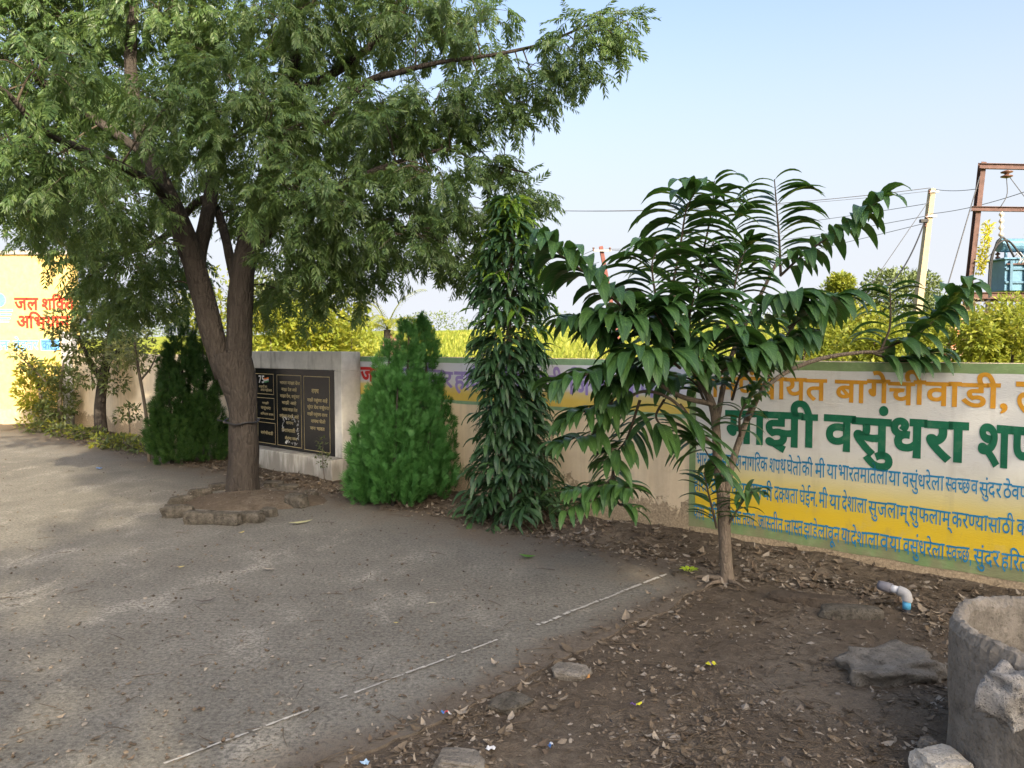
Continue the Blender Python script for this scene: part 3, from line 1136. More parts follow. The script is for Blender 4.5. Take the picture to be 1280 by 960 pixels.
    for i, t in enumerate(('माझी वसुंधरा आहे', 'सुंदर देश वसुंधरा', 'माझी वसुंधरा शपथ', 'शपथ घेतो', 'जय भारत')):
        wd(t, 397 + (i % 2), (25, 27, 25, 18, 18)[i], 502.5 + i * 8.8, 3.6)
    words_mesh(T, mp, 0.02, 31).build('gold_lettering', gold, slab)
    T2 = []
    a, b2, t = px(323.5, 478), px(331, 478), px(323.5, 470)
    words_mesh([('75', a, (b2[0], a[1]), (t[1] - a[1]))], mp, 0.02, 4).build('white_lettering', plain('white_inlay', (0.6, 0.6, 0.58), 0.6), slab)
    # tricolour ribbon of the emblem
    for j, (nm, colr) in enumerate((('saffron_band', (0.70, 0.18, 0.03)), ('white_band', (0.6, 0.6, 0.6)), ('green_band', (0.05, 0.22, 0.08)))):
        m2 = MB()
        pts0 = [px(330 + k, 472.2 + 1.9 * j + 0.5 * math.sin(k * 0.9)) for k in range(7)]
        pts1 = [px(330 + k, 474.1 + 1.9 * j + 0.5 * math.sin(k * 0.9)) for k in range(7)]
        m2.add([mp(*q) for q in pts0] + [mp(*q) for q in pts1], [(k, k + 1, 8 + k, 7 + k) for k in range(6)])
        m2.build(nm, plain(nm, colr, 0.6), slab)
    # scraped paint smear round the lower lines of the middle box
    m2 = MB()
    rr = random.Random(5)
    for _ in range(90):
        t = rr.random()
        edge = rr.choice('lrtb')
        x, y = {'l': (354.5, 522 + 17 * t), 'r': (373, 526 + 28 * t), 't': (355 + 17 * t, 522 + 3 * t), 'b': (358 + 14 * t, 552 + 3 * t)}[edge]
        x += rr.gauss(0, 0.8)
        y += rr.gauss(0, 1.2)
        q = px(x, y)
        w, h = 0.006 * rr.uniform(0.4, 1.8), 0.010 * rr.uniform(0.4, 2.0)
        pts = [SCZ(q[0] + w * math.cos(u) * rr.uniform(0.6, 1.2), cl - 0.002, q[1] + h * math.sin(u) * rr.uniform(0.6, 1.2)) for u in np.linspace(0, 2 * math.pi, 7, endpoint=False)]
        m2.add(pts, [tuple(range(7))])
    m2.build('paint_smear', plain('old_white_paint', (0.55, 0.54, 0.50), 0.8), slab)


build_memorial()

bpy.data.objects.remove(GL['_ob'])
bpy.data.curves.remove(GL['_cu'])


# ------------------------------------------------------------------ foliage helpers
def pinnate_template(n_pairs, seed, droop=0.35, lw=0.16, ll=0.30, cup=0.0):
    """One compound leaf, 1 unit long along +y: sickle-shaped leaflets both sides of a thin stalk."""
    r = random.Random(seed)
    v, f = [], []

    def pos(t):
        return np.array([0.03 * math.sin(3 * t + seed), t * (1 - 0.10 * droop * t), -droop * t * t * 0.6])
    # stalk
    w = 0.008
    k = 5
    for i in range(k):
        q = pos(i / (k - 1))
        v += [q + [-w, 0, 0], q + [w, 0, 0]]
    for i in range(k - 1):
        f.append((2 * i, 2 * i + 1, 2 * i + 3, 2 * i + 2))
    for i in range(n_pairs):
        t = 0.22 + 0.74 * (i / (n_pairs - 1))
        for sd in (-1, 1):
            q = pos(t + r.uniform(-0.012, 0.012))
            L = ll * (0.72 + 0.5 * math.sin(math.pi * (0.15 + 0.7 * t))) * r.uniform(0.85, 1.1)
            a = math.radians(52 - 22 * t + r.uniform(-10, 10))
            d = np.array([sd * math.sin(a), math.cos(a), -0.25 - r.uniform(0, 0.35)])
            d /= np.linalg.norm(d)
            s = np.cross(d, [0, 0, 1])
            s /= np.linalg.norm(s)
            s = s * math.cos(0.4) + np.array([0, 0, 1]) * math.sin(r.uniform(-0.6, 0.6))
            W = L * lw
            b = len(v)
            bend = np.array([0, -0.10 * L, -0.12 * L])
            v += [q, q + d * L * 0.42 + s * W + bend * 0.0, q + d * L + bend, q + d * L * 0.42 - s * W * 0.9 + bend * 0.1]
            f.append((b, b + 1, b + 2, b + 3))
    q = pos(0.97)
    b = len(v)
    L = ll * 0.9
    v += [q, q + [0.05 * L, 0.4 * L, -0.1 * L], q + [0, L, -0.3 * L], q + [-0.16 * L, 0.4 * L, -0.1 * L]]
    f.append((b, b + 1, b + 2, b + 3))
    return np.array(v), np.array(f)


def leaf_template(w=0.3, fold=0.25, droop=0.3, n=4, shape=1.0):
    """Simple leaf, 1 unit long along +y, folded at the midrib."""
    v, uv = [], []
    for i in range(n + 1):
        t = i / n
        h = w * 0.5 * max(0.02, math.sin(math.pi * (t ** (0.75 * shape))) ** 0.8)
        z = -droop * t * t
        y = t * (1 - 0.25 * droop * t)
        v += [(-h, y, z + fold * h), (0, y, z), (h, y, z + fold * h)]
        uv += [(0, t), (0.5, t), (1, t)]
    f = []
    for i in range(n):
        a = 3 * i
        f += [(a, a + 1, a + 4, a + 3), (a + 1, a + 2, a + 5, a + 4)]
    return np.array(v), np.array(f), np.array(uv)


def drooping_leaf(mb, base, d0, L, W, sag, rng, n=6, fold=0.22, twist=0.0, wave=0.0):
    """A long leaf whose tip is pulled down by its weight, laid out along its own curve."""
    d = nz(d0)
    p = np.array(base, float)
    v, uv = [], []
    side0 = np.cross(d, [0, 0, 1])
    if np.linalg.norm(side0) < 0.15:
        side0 = np.array([1.0, 0.2, 0])
    side = nz(side0)
    if twist:
        side = nz(side + twist * np.cross(side, d))
    for i in range(n + 1):
        t = i / n
        h = W * 0.5 * (max(0.0, math.sin(math.pi * min(1, t * 0.97 + 0.03) ** 0.85)) ** 0.75) if 0 < t < 1 else W * 0.02
        nr = nz(np.cross(side, d))
        wv = wave * W * math.sin(t * 11 + d0[0] * 40)
        v += [p - side * h + nr * (fold * h + wv), p, p + side * h + nr * (fold * h - wv)]
        uv += [(0, t), (0.5, t), (1, t)]
        p = p + d * (L / n)
        d = nz(d + np.array([0, 0, -1.0]) * sag / n * (0.6 + 0.8 * t))
        side = nz(side - d * (side @ d))
    f = []
    for i in range(n):
        a = 3 * i
        f += [(a, a + 1, a + 4, a + 3), (a + 1, a + 2, a + 5, a + 4)]
    mb.add(v, np.array(f), uv)


def clump_leaves(mb, centers, radii, count, tv, tf, size, rng, up=0.3, tuv=None, shell=0.5, down=0.0):
    """Leaves through the volume of ellipsoid clumps, pointing outwards."""
    centers = np.asarray(centers, float)
    radii = np.asarray(radii, float)
    if radii.ndim == 1:
        radii = np.repeat(radii[:, None], 3, 1)
    w = (radii.prod(1)) ** (2 / 3)
    ci = rng.choice(len(centers), count, p=w / w.sum())
    d = rng.normal(size=(count, 3))
    d /= np.linalg.norm(d, axis=1)[:, None]
    rad = rng.random(count) ** (1 / 3 * shell)
    org = centers[ci] + d * rad[:, None] * radii[ci]
    dirs = d * 0.8 + rng.normal(size=(count, 3)) * 0.6 + np.array([0, 0, up - down])
    ups = rng.normal(size=(count, 3)) * 0.5 + np.array([0, 0, 1.0])
    sc = size * rng.uniform(0.65, 1.25, count)
    place(mb, tv, tf, frames(dirs, ups), org, sc, tuv)
    return org


LEAF_SMALL = leaf_template(0.42, 0.25, 0.25, 2)


# ------------------------------------------------------------------ neem tree
def build_neem():
    D = 8.35
    rng = np.random.default_rng(5)
    base = G(303, 622)
    o = thing('neem_tree', 'large neem tree with forked rough trunk standing in the stone ring', 'tree', base)

    def line(rows, n):
        """rows: (px, py, depth, diameter in px)"""
        return spline([(*P(x, y, d), w / F * d / 2) for x, y, d, w in rows], n)
    mb = MB()
    tr = line([(303, 634, D, 50), (303, 618, D, 43), (303, 585, D, 37), (304, 540, D, 35), (302, 500, D, 37), (295, 462, D, 46), (291, 440, D, 43)], 34)
    mb.tube(tr[:, :3], tr[:, 3], 20, True, 0.16)
    mb.build('trunk', M['bark'], o, True)
    limbs = [
        [(284, 470, D, 30), (268, 425, D, 29), (252, 365, D, 27), (236, 310, D, 27), (215, 255, D - 0.1, 24), (186, 195, D - 0.2, 21), (168, 140, D - 0.2, 17), (163, 70, D, 15), (166, 0, D, 13), (160, -120, D + 0.2, 9), (150, -220, D + 0.2, 4)],
        [(298, 470, D, 33), (299, 420, D, 32), (301, 370, D, 30), (308, 315, D, 28), (322, 255, D, 24), (345, 190, D + 0.1, 20), (362, 120, D + 0.2, 17), (372, 40, D + 0.3, 14), (385, -80, D + 0.4, 9), (395, -190, D + 0.4, 4)],
        [(247, 345, D, 20), (250, 310, D + 0.15, 18), (262, 255, D + 0.3, 17), (268, 190, D + 0.5, 15), (262, 110, D + 0.7, 12), (255, 20, D + 0.8, 9), (250, -90, D + 0.9, 4)],
        [(308, 330, D, 17), (330, 295, D - 0.2, 15), (365, 262, D - 0.5, 13), (420, 235, D - 0.8, 11), (490, 205, D - 0.7, 6), (560, 187, D - 0.6, 4), (600, 204, D - 0.5, 3), (660, 216, D - 0.5, 2)],
        [(345, 190, D + 0.1, 12), (400, 160, D - 0.2, 11), (455, 105, D - 0.3, 9), (500, 90, D - 0.4, 7.5), (550, 78, D - 0.5, 5.5), (620, 68, D - 0.5, 4.5), (680, 54, D - 0.5, 3.5), (730, 33, D - 0.5, 3)],
        [(362, 120, D + 0.2, 11), (420, 90, D + 0.2, 10), (470, 50, D + 0.1, 9), (500, 0, D, 8), (540, -70, D, 5), (570, -140, D, 3)],
        [(210, 245, D - 0.1, 14), (165, 215, D - 0.8, 12), (110, 190, D - 1.5, 10), (50, 160, D - 2.2, 8), (0, 110, D - 2.6, 6), (-70, 90, D - 2.8, 3)],
        [(186, 195, D - 0.2, 12), (120, 150, D + 0.1, 10), (50, 100, D + 0.2, 8), (-50, 40, D + 0.3, 5)],
        [(300, 375, D, 12), (262, 250, D + 0.6, 10), (200, 300, D + 1.3, 8), (140, 320, D + 1.8, 6), (60, 330, D + 2.0, 3)],
    ]
    nodes = []
    for L in limbs:
        b = MB()
        c = line(L, 44)
        c[:, 3] = np.maximum(c[:, 3], 0.006)
        b.tube(c[:, :3], c[:, 3], 12, True, 0.12)
        b.build('branch', M['bark'], o, True)
        nodes.append(c)
    nodes = np.concatenate(nodes)
    # leafy clumps: centre pixel, radius px, depth, weight
    C = []
    g = random.Random(3)
    rows = [
        # upper crown, mostly seen from below
        (40, 20, 80, 8.6, 1), (110, 45, 80, 8.9, 1), (200, 15, 75, 8.4, 1), (290, 40, 85, 8.8, 1), (360, 25, 85, 8.2, 1), (440, 25, 75, 8.6, 1), (520, 20, 65, 8.1, .9), (590, 22, 52, 8.0, .8), (300, 110, 80, 7.6, 1),
        (60, 130, 80, 8.9, 1), (140, 150, 80, 9.2, 1), (220, 130, 75, 7.3, 1), (330, 170, 85, 7.4, 1.1), (410, 150, 85, 8.6, 1.1), (480, 150, 75, 7.7, 1.1), (540, 130, 55, 7.8, .9), (600, 105, 45, 7.8, .8),
        (60, 220, 75, 8.3, 1), (130, 250, 70, 7.4, 1), (235, 210, 70, 9.0, .9), (390, 245, 80, 7.3, 1.1), (465, 245, 75, 7.9, 1.1), (540, 215, 50, 7.3, .9), (340, 265, 60, 9.2, .9),
        (90, 290, 58, 9.6, .8), (150, 325, 62, 8.6, .9), (205, 330, 48, 9.2, .7), (390, 320, 60, 7.7, 1), (450, 312, 60, 8.4, 1), (515, 290, 55, 7.4, 1), (572, 262, 44, 7.9, 0.9),
        (140, 372, 40, 9.6, .6), (190, 372, 36, 9.0, .6), (355, 365, 42, 8.9, .6), (425, 362, 38, 8.2, .5), (560, 318, 34, 7.6, .55), (615, 258, 36, 7.9, .7), (655, 245, 30, 7.9, .6), (600, 300, 22, 7.9, .3), (595, 200, 24, 7.85, .35), (632, 214, 20, 7.85, .3),
        (650, 92, 38, 7.9, .55), (668, 118, 26, 7.9, .25), (718, 50, 38, 7.8, .6), (755, 38, 28, 7.8, .35), (725, 85, 22, 7.8, .2), (780, 25, 18, 7.8, .18), (560, 150, 28, 7.8, .3), (635, 140, 22, 7.8, .22),
        # near left spray, catching the sun
        (45, 85, 62, 5.9, .8), (20, 190, 60, 6.2, .8), (90, 210, 60, 6.4, .7), (25, 255, 45, 6.6, .6),
        # above the frame
        (50, -70, 100, 8.6, .5), (170, -100, 110, 8.5, .5), (300, -90, 110, 8.6, .5), (420, -80, 100, 8.4, .5), (530, -70, 80, 8.2, .45), (-80, 60, 100, 8.4, .7), (-90, 200, 90, 8.0, .6)]
    temps = [pinnate_template(6, 1, 0.30), pinnate_template(7, 2, 0.55), pinnate_template(6, 3, 0.8), pinnate_template(5, 4, 0.45)]
    per = [[] for _ in temps]
    tw = MB()
    for (x, y, r, d, wgt) in rows:
        c = P(x, y, d)
        R = r / F * d
        ntw = int(12 + 178 * (R ** 2) * wgt)
        # branchlet from the nearest limb to the clump
        j = np.argmin(np.linalg.norm(nodes[:, :3] - c + np.array([0, 0, 0.15]), axis=1))
        a = nodes[j, :3]
        if np.linalg.norm(a - c) > 0.12:
            mid = (a + c) / 2 + np.array([0, 0, 0.12 * np.linalg.norm(a - c)])
            bl = spline([a, mid, c], 10)
            tw.tube(bl, np.linspace(min(nodes[j, 3] * 0.5, 0.011), 0.004, 10), 6, False)
        for k in range(ntw):
            dr = nz(rng.normal(size=3) * [1, 1, 0.75])
            rad = R * rng.random() ** 0.42
            e = c + dr * rad * np.array([1, 1.05, 0.8])
            st = c + (e - c) * 0.35 + rng.normal(size=3) * 0.03
            out = nz(dr * [1, 1, 0.5] + rng.normal(size=3) * 0.35)
            tip = e + out * 0.10 + np.array([0, 0, -0.05])
            if k % 3 == 0:
                tw.tube(spline([st, (st + e) / 2 + [0, 0, 0.03], tip], 5), np.linspace(0.0055, 0.002, 5), 4, False)
            nl = rng.integers(4, 7)
            for q in range(nl):
                t = q / nl
                b = e + (tip - e) * t + rng.normal(size=3) * 0.02
                az = rng.uniform(0, 2 * math.pi)
                dd = out * 0.6 + np.array([math.cos(az), math.sin(az), 0]) * 0.75 + np.array([0, 0, rng.uniform(-0.95, 0.05)])
                per[rng.integers(len(temps))].append((b, dd, rng.uniform(0.15, 0.26)))
    tw.build('twigs', M['twig'], o, True)
    mb = MB()
    for (tv, tf), L in zip(temps, per):
        org = np.array([q[0] for q in L])
        dirs = np.array([q[1] for q in L])
        ups = np.tile([0, 0, 1.0], (len(L), 1)) + rng.normal(size=(len(L), 3)) * 0.35
        place(mb, tv, tf, frames(dirs, ups), org, np.array([q[2] for q in L]))
    mb.build('crown', M['neem'], o)
    print('neem leaves', sum(len(q) for q in per))
    return base


build_neem()


# ------------------------------------------------------------------ thuja shrubs
def build_thuja(name, label, px, base_y, plumes_spec, mat, seed, density=1.0, group=None):
    """plumes_spec: list of (apex px x, apex px y, half width px at foot, x of the foot, depth offset)."""
    rng = np.random.default_rng(seed)
    base = G(px, base_y)
    D = base[1]
    o = thing(name, label, 'shrub', base, group)
    mb = MB()
    tr = MB()
    # one flat spray: a short fan of scaly shoots
    v, f = [], []
    r = random.Random(seed)
    for k in range(9):
        a = math.radians(-40 + 80 * (k / 8)) + r.uniform(-.1, .1)
        L = 0.62 + 0.38 * math.cos(a * 1.3) + r.uniform(-.08, .08)
        y0 = 0.06 * k % 0.3
        d = np.array([math.sin(a), math.cos(a), r.uniform(-.28, .28)])
        s = np.cross(d, [0, 0, 1.0])
        s = s / np.linalg.norm(s) * 0.042
        b = len(v)
        p0 = np.array([0, y0, 0])
        v += [p0 - s * .4, p0 + d * L * .55 - s, p0 + d * L, p0 + d * L * .55 + s]
        f.append((b, b + 1, b + 2, b + 3))
    tv, tf = np.array(v), np.array(f)
    for (ax, ay, hw, fx, dy) in plumes_spec:
        apex = P(ax, ay, D + dy)
        foot = P(fx, base_y, D + dy)
        foot[2] = 0.0
        R = hw / F * D
        H = apex[2]
        tr.tube([foot, (foot + apex) / 2, apex - [0, 0, 0.1]], [0.03, 0.02, 0.006], 6)
        npl = int(150 * density * R * H / 0.9)
        for q in range(npl):
            t = rng.random() ** 1.1 * 0.97
            prof = R * (1.0 - t) ** 0.70 * (0.82 + 0.18 * min(1, t / 0.12))
            az = rng.uniform(0, 6.283)
            out = np.array([math.cos(az), math.sin(az), 0])
            rr = prof * rng.uniform(0.45, 1.14)
            p0 = foot + (apex - foot) * t + out * rr * 0.72
            ph = rng.uniform(0.18, 0.36) * (0.45 + 0.65 * (1 - t))
            ax = nz(out * (0.34 - 0.2 * t) + [0, 0, 1.0] + rng.normal(size=3) * 0.08)
            if (p0 + ax * ph)[2] > H + 0.03:
                ph = max(0.08, H - p0[2])
            m = int(54 * ph / 0.28)
            u = np.sort(rng.random(m))
            w = (0.030 + 0.034 * (1 - t)) * np.sin(np.pi * np.clip(u * 0.86 + 0.10, 0, 1)) ** 0.7 * (0.6 + prof / max(R, .2) * .6)
            a2 = rng.uniform(0, 6.283, m)
            side1 = nz(np.cross(ax, [0.3, 0.9, 0.1]))
            side2 = np.cross(ax, side1)
            off = np.cos(a2)[:, None] * side1 + np.sin(a2)[:, None] * side2
            org = p0[None] + ax[None] * (u * ph)[:, None] + off * (w * 0.55)[:, None]
            org[:, 2] = np.maximum(org[:, 2], 0.015)
            dirs = ax[None] * 1.0 + off * 0.62 + out[None] * 0.18 + rng.normal(size=(m, 3)) * 0.18
            ups = np.cross(ax, off) + rng.normal(size=(m, 3)) * 0.45
            place(mb, tv, tf, frames(dirs, ups), org, rng.uniform(0.05, 0.10, m) * (0.6 + 0.4 * (1 - t)))
    tr.build('stem', M['bark'], o, True)
    mb.build('crown', mat, o)
    print('thuja', mb.n)


build_thuja('thuja_shrub', 'bright green thuja shrub with several pointed tips right of the granite plaque', 498, 626,
            [(511, 402, 52, 505, 0.0), (487, 430, 44, 472, -0.05), (497, 470, 52, 492, -0.25), (466, 495, 34, 458, -0.1), (540, 500, 32, 530, -0.05)], M['thuja'], 3, 1.0, 'clipped thuja shrubs along the wall')
build_thuja('thuja_shrub', 'tall thuja tip close behind and right of the bright thuja shrub', 545, 612,
            [(529, 395, 44, 542, 0.0), (550, 465, 34, 560, -0.1)], M['thuja'], 4, 0.9, 'clipped thuja shrubs along the wall')
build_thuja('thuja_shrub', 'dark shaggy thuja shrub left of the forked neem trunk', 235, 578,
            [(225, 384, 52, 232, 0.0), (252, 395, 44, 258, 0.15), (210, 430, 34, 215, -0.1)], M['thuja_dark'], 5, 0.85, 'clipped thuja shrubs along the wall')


# ------------------------------------------------------------------ ashoka (false ashoka) column
def build_ashoka():
    rng = np.random.default_rng(12)
    base = G(640, 651)
    D = base[1]
    o = thing('ashoka_tree', 'narrow columnar ashoka tree with drooping glossy leaves against the wall', 'tree', base)
    top = P(638, 250, D)
    tr = MB()
    stem = spline([(*base, 0.035), (*P(641, 560, D), 0.03), (*P(636, 430, D), 0.024), (*P(639, 330, D), 0.016), (*top, 0.006)], 24)
    tr.tube(stem[:, :3], stem[:, 3], 8)
    old, new = MB(), MB()
    H = top[2]
    # half-width of the column against height, read off its outline
    hz = np.array([0.0, 0.18, 0.40, 0.62, 0.80, 1.05, 1.5, 1.9, 2.3, 2.6, 2.85, 3.0])
    hw = np.array([0.56, 0.54, 0.44, 0.40, 0.36, 0.31, 0.32, 0.35, 0.35, 0.25, 0.13, 0.05])
    for i in range(470):
        z = rng.random() ** 1.05 * (H - 0.08) + 0.08
        az = rng.uniform(0, 2 * math.pi)
        R = np.interp(z, hz, hw)
        k = np.interp(z, stem[:, 2], np.arange(len(stem)))
        c = np.array([np.interp(k, np.arange(len(stem)), stem[:, q]) for q in range(3)])
        out = np.array([math.cos(az), math.sin(az), 0])
        low = z < 0.6
        L = R * rng.uniform(0.65, 1.0)
        sl = rng.uniform(-0.5, 0.15) if not low else rng.uniform(-0.35, 0.1)
        tipz = sl * L
        tw = spline([c, c + out * L * 0.55 + [0, 0, tipz * 0.2 + 0.03], c + out * L + [0, 0, tipz]], 6)
        tw[:, 2] = np.maximum(tw[:, 2], 0.03)
        if i % 2 == 0:
            tr.tube(tw, np.linspace(0.006, 0.0025, 6), 5, False)
        young = z > 1.75 and rng.random() < (0.10 + 0.45 * max(0, (z - 2.25)))
        target = new if young else old
        for q in range(7):
            t = 0.35 + 0.65 * q / 6
            p = np.array([np.interp(t * 5, np.arange(6), tw[:, j]) for j in range(3)])
            sd = 1 if q % 2 else -1
            lat = np.cross(out, [0, 0, 1]) * sd
            d = out * rng.uniform(0.25, 0.8) + lat * rng.uniform(0.2, 0.8) + np.array([0, 0, rng.uniform(-0.55, 0.25)])
            LL = rng.uniform(0.13, 0.26)
            drooping_leaf(target, p, d, LL, LL * rng.uniform(0.15, 0.23), rng.uniform(0.8, 2.6), rng, 5, 0.28, rng.uniform(-.6, .6), 0.10)
    # spiky young shoots near the top and hanging at the right
    for (x, y) in ((638, 252), (634, 258), (642, 262), (626, 290), (652, 300), (636, 262), (628, 275), (646, 270), (610, 300), (604, 318), (655, 285), (684, 360), (690, 385), (676, 340), (664, 470), (662, 480), (600, 340)):
        p = P(x, y, D - 0.12)
        for q in range(7):
            az = rng.uniform(0, 6.28)
            LL = rng.uniform(0.09, 0.17)
            drooping_leaf(new, p + rng.normal(size=3) * 0.03, [math.cos(az) * .5, math.sin(az) * .5, rng.uniform(-0.5, 0.5)], LL, LL * 0.22, 2.4, rng, 5, 0.3, 0, 0.08)
    tr.build('stem', M['bark_grey'], o, True)
    old.build('crown', M['ashoka'], o, True, uv=True)
    new.build('young_leaves', M['ashoka_new'], o, True, uv=True)


build_ashoka()


# ------------------------------------------------------------------ custard apple tree
def build_custard():
    rng = np.random.default_rng(21)
    base = G(909, 727, 0.0)
    D = base[1]
    o = thing('custard_apple_tree', 'young custard apple tree with long drooping leaf sprays before the painted panel', 'tree', base)

    def ln(rows, n):
        return spline([(*P(x, y, D + dd), w / F * D / 2) for x, y, dd, w in rows], n)
    mb = MB()
    t = ln([(910, 734, 0, 26), (909, 722, 0, 18), (907, 690, 0, 16), (905, 650, 0, 16), (904, 615, 0, 17)], 20)
    mb.tube(t[:, :3], t[:, 3], 12, True, 0.07)
    mb.build('trunk', M['bark_grey'], o, True)
    # woody limbs
    limbs = [
        [(903, 625, 0, 13), (897, 580, 0, 12), (895, 535, 0, 11), (890, 505, 0, 10), (872, 470, 0.0, 8), (862, 440, 0.05, 7), (850, 400, 0.1, 6), (838, 350, 0.1, 5)],
        [(907, 615, 0, 11), (915, 580, 0, 9), (928, 540, 0.05, 8), (945, 500, 0.1, 7), (975, 470, 0.2, 6), (1020, 450, 0.3, 6), (1070, 441, 0.3, 5), (1105, 440, 0.3, 4)],
        [(895, 535, 0, 8), (905, 480, 0.2, 7), (920, 430, 0.3, 6), (945, 380, 0.3, 5), (970, 330, 0.3, 4)],
        [(890, 505, 0, 7), (850, 495, -0.2, 6), (810, 470, -0.35, 5), (770, 440, -0.4, 4), (735, 400, -0.4, 3)],
        [(893, 560, 0, 6), (870, 535, -0.1, 5), (840, 500, -0.2, 4), (800, 490, -0.2, 4), (760, 520, -0.3, 3)],
        [(935, 525, .05, 6), (965, 460, -0.1, 5), (990, 410, -0.2, 4), (1010, 380, -0.25, 4)],
    ]
    for L in limbs:
        b = MB()
        c = ln(L, 30)
        b.tube(c[:, :3], c[:, 3], 8, True, 0.06)
        b.build('branch', M['bark_grey'], o, True)
    # leaf sprays: stem polyline (px, px, depth offset), leaf count, leaf length m, droop, tip leaves
    S = [
        ([(838, 372, 0.1), (850, 310, 0.1), (858, 262, 0.05), (872, 236, 0.0)], 22, 0.30, 2.3),
        ([(858, 400, 0.3), (880, 310, 0.35), (890, 260, 0.3), (893, 226, 0.3)], 16, 0.24, 2.3),
        ([(976, 345, 0.3), (974, 300, 0.3), (971, 262, 0.3), (968, 224, 0.3)], 18, 0.25, 1.9),
        ([(975, 345, 0.2), (1005, 318, 0.1), (1050, 287, 0.0), (1085, 262, -0.1), (1103, 245, -0.1)], 22, 0.23, 2.6),
        ([(800, 405, -0.3), (765, 372, -0.4), (730, 340, -0.45), (700, 318, -0.5), (684, 300, -0.5)], 24, 0.28, 2.3),
        ([(1095, 440, 0.3), (1150, 415, 0.25), (1185, 380, 0.2), (1213, 350, 0.15)], 22, 0.25, 2.5),
        ([(1100, 440, 0.3), (1112, 410, 0.3), (1113, 375, 0.3), (1112, 360, 0.3)], 12, 0.20, 2.0),
        ([(1090, 441, 0.3), (1120, 450, 0.25), (1150, 446, 0.2), (1165, 440, 0.2)], 14, 0.22, 2.6),
        ([(985, 410, -0.2), (1010, 392, -0.25), (1035, 380, -0.3), (1050, 372, -0.3)], 18, 0.25, 2.5),
        ([(940, 400, -0.1), (965, 378, -0.2), (990, 372, -0.3), (1005, 370, -0.3)], 16, 0.24, 2.4),
        ([(862, 445, -0.3), (862, 400, -0.5), (864, 385, -0.6), (868, 372, -0.65)], 18, 0.28, 1.9),
        ([(905, 430, -0.1), (915, 380, -0.1), (922, 340, -0.1), (932, 312, -0.1)], 18, 0.23, 2.0),
        ([(880, 400, 0.5), (905, 360, 0.5), (925, 325, 0.5), (940, 300, 0.5)], 16, 0.21, 2.0),
        ([(825, 400, -0.2), (818, 360, -0.3), (815, 330, -0.35), (822, 312, -0.4)], 16, 0.27, 2.3),
        ([(840, 430, -0.2), (805, 415, -0.4), (775, 400, -0.5), (750, 395, -0.5)], 18, 0.27, 2.4),
        ([(815, 470, -0.35), (770, 462, -0.5), (725, 470, -0.6), (690, 480, -0.65)], 24, 0.24, 2.0),
        ([(790, 480, -0.3), (760, 510, -0.4), (728, 515, -0.5), (702, 528, -0.5)], 20, 0.20, 1.9),
        ([(770, 490, -0.2), (745, 540, -0.3), (715, 548, -0.4), (695, 555, -0.4)], 18, 0.19, 1.8),
        ([(800, 500, -0.2), (785, 545, -0.2), (775, 560, -0.25), (755, 578, -0.3)], 18, 0.22, 1.6),
        ([(766, 560, -0.3), (763, 600, -0.35), (730, 612, -0.4), (700, 615, -0.45)], 20, 0.19, 1.7),
        ([(766, 590, -0.3), (770, 606, -0.35), (780, 608, -0.4), (790, 612, -0.45)], 14, 0.17, 1.6),
        ([(850, 505, -0.15), (868, 530, -0.2), (880, 560, -0.25), (905, 600, -0.25)], 12, 0.24, 1.2),
        ([(830, 500, -0.1), (820, 520, -0.2), (830, 535, -0.25), (850, 550, -0.3)], 9, 0.26, 1.2),
        ([(925, 545, -0.05), (925, 520, -0.15), (935, 500, -0.2), (950, 480, -0.2)], 12, 0.19, 2.0),
        ([(911, 655, -0.03), (925, 632, -0.08), (935, 618, -0.12), (946, 615, -0.15)], 12, 0.16, 1.6),
        ([(896, 660, -0.03), (890, 635, -0.08), (884, 610, -0.12), (880, 590, -0.15)], 10, 0.18, 1.2),
        ([(880, 470, -0.3), (890, 440, -0.45), (905, 425, -0.55), (925, 415, -0.6)], 18, 0.26, 2.2),
        ([(850, 460, -0.4), (830, 445, -0.6), (800, 440, -0.7), (775, 445, -0.7)], 18, 0.26, 2.3),
        ([(930, 470, -0.1), (955, 440, -0.25), (985, 425, -0.3), (1015, 415, -0.35)], 18, 0.24, 2.5),
        ([(900, 470, 0.3), (930, 420, 0.4), (960, 400, 0.5), (985, 395, 0.5)], 16, 0.23, 2.3),
        ([(850, 420, 0.4), (820, 400, 0.5), (790, 390, 0.55), (765, 385, 0.6)], 16, 0.24, 2.3),
        ([(880, 500, 0.1), (870, 480, 0.1), (850, 470, 0.0), (828, 480, 0.0)], 14, 0.24, 1.9),
        ([(915, 500, 0.1), (925, 470, 0.0), (940, 455, -0.1), (955, 450, -0.15)], 12, 0.22, 2.1),
        ([(870, 470, -0.35), (845, 430, -0.5), (825, 400, -0.55), (812, 380, -0.6)], 18, 0.25, 2.3),
        ([(895, 470, -0.3), (915, 455, -0.4), (940, 440, -0.45), (962, 435, -0.5)], 16, 0.24, 2.4),
        ([(835, 480, -0.3), (805, 470, -0.45), (775, 478, -0.5), (752, 490, -0.5)], 16, 0.22, 2.2),
        ([(880, 440, 0.2), (872, 380, 0.25), (880, 330, 0.3), (893, 300, 0.3)], 18, 0.24, 2.2),
        ([(770, 595, -0.35), (750, 622, -0.4), (725, 630, -0.45), (702, 640, -0.5)], 14, 0.17, 1.7),
        ([(768, 600, -0.35), (772, 628, -0.4), (785, 632, -0.42), (795, 640, -0.45)], 10, 0.15, 1.6),
        ([(785, 445, -0.3), (760, 425, -0.3), (735, 405, -0.35), (705, 400, -0.4)], 18, 0.22, 2.3),
    ]
    lf = MB()
    st = MB()
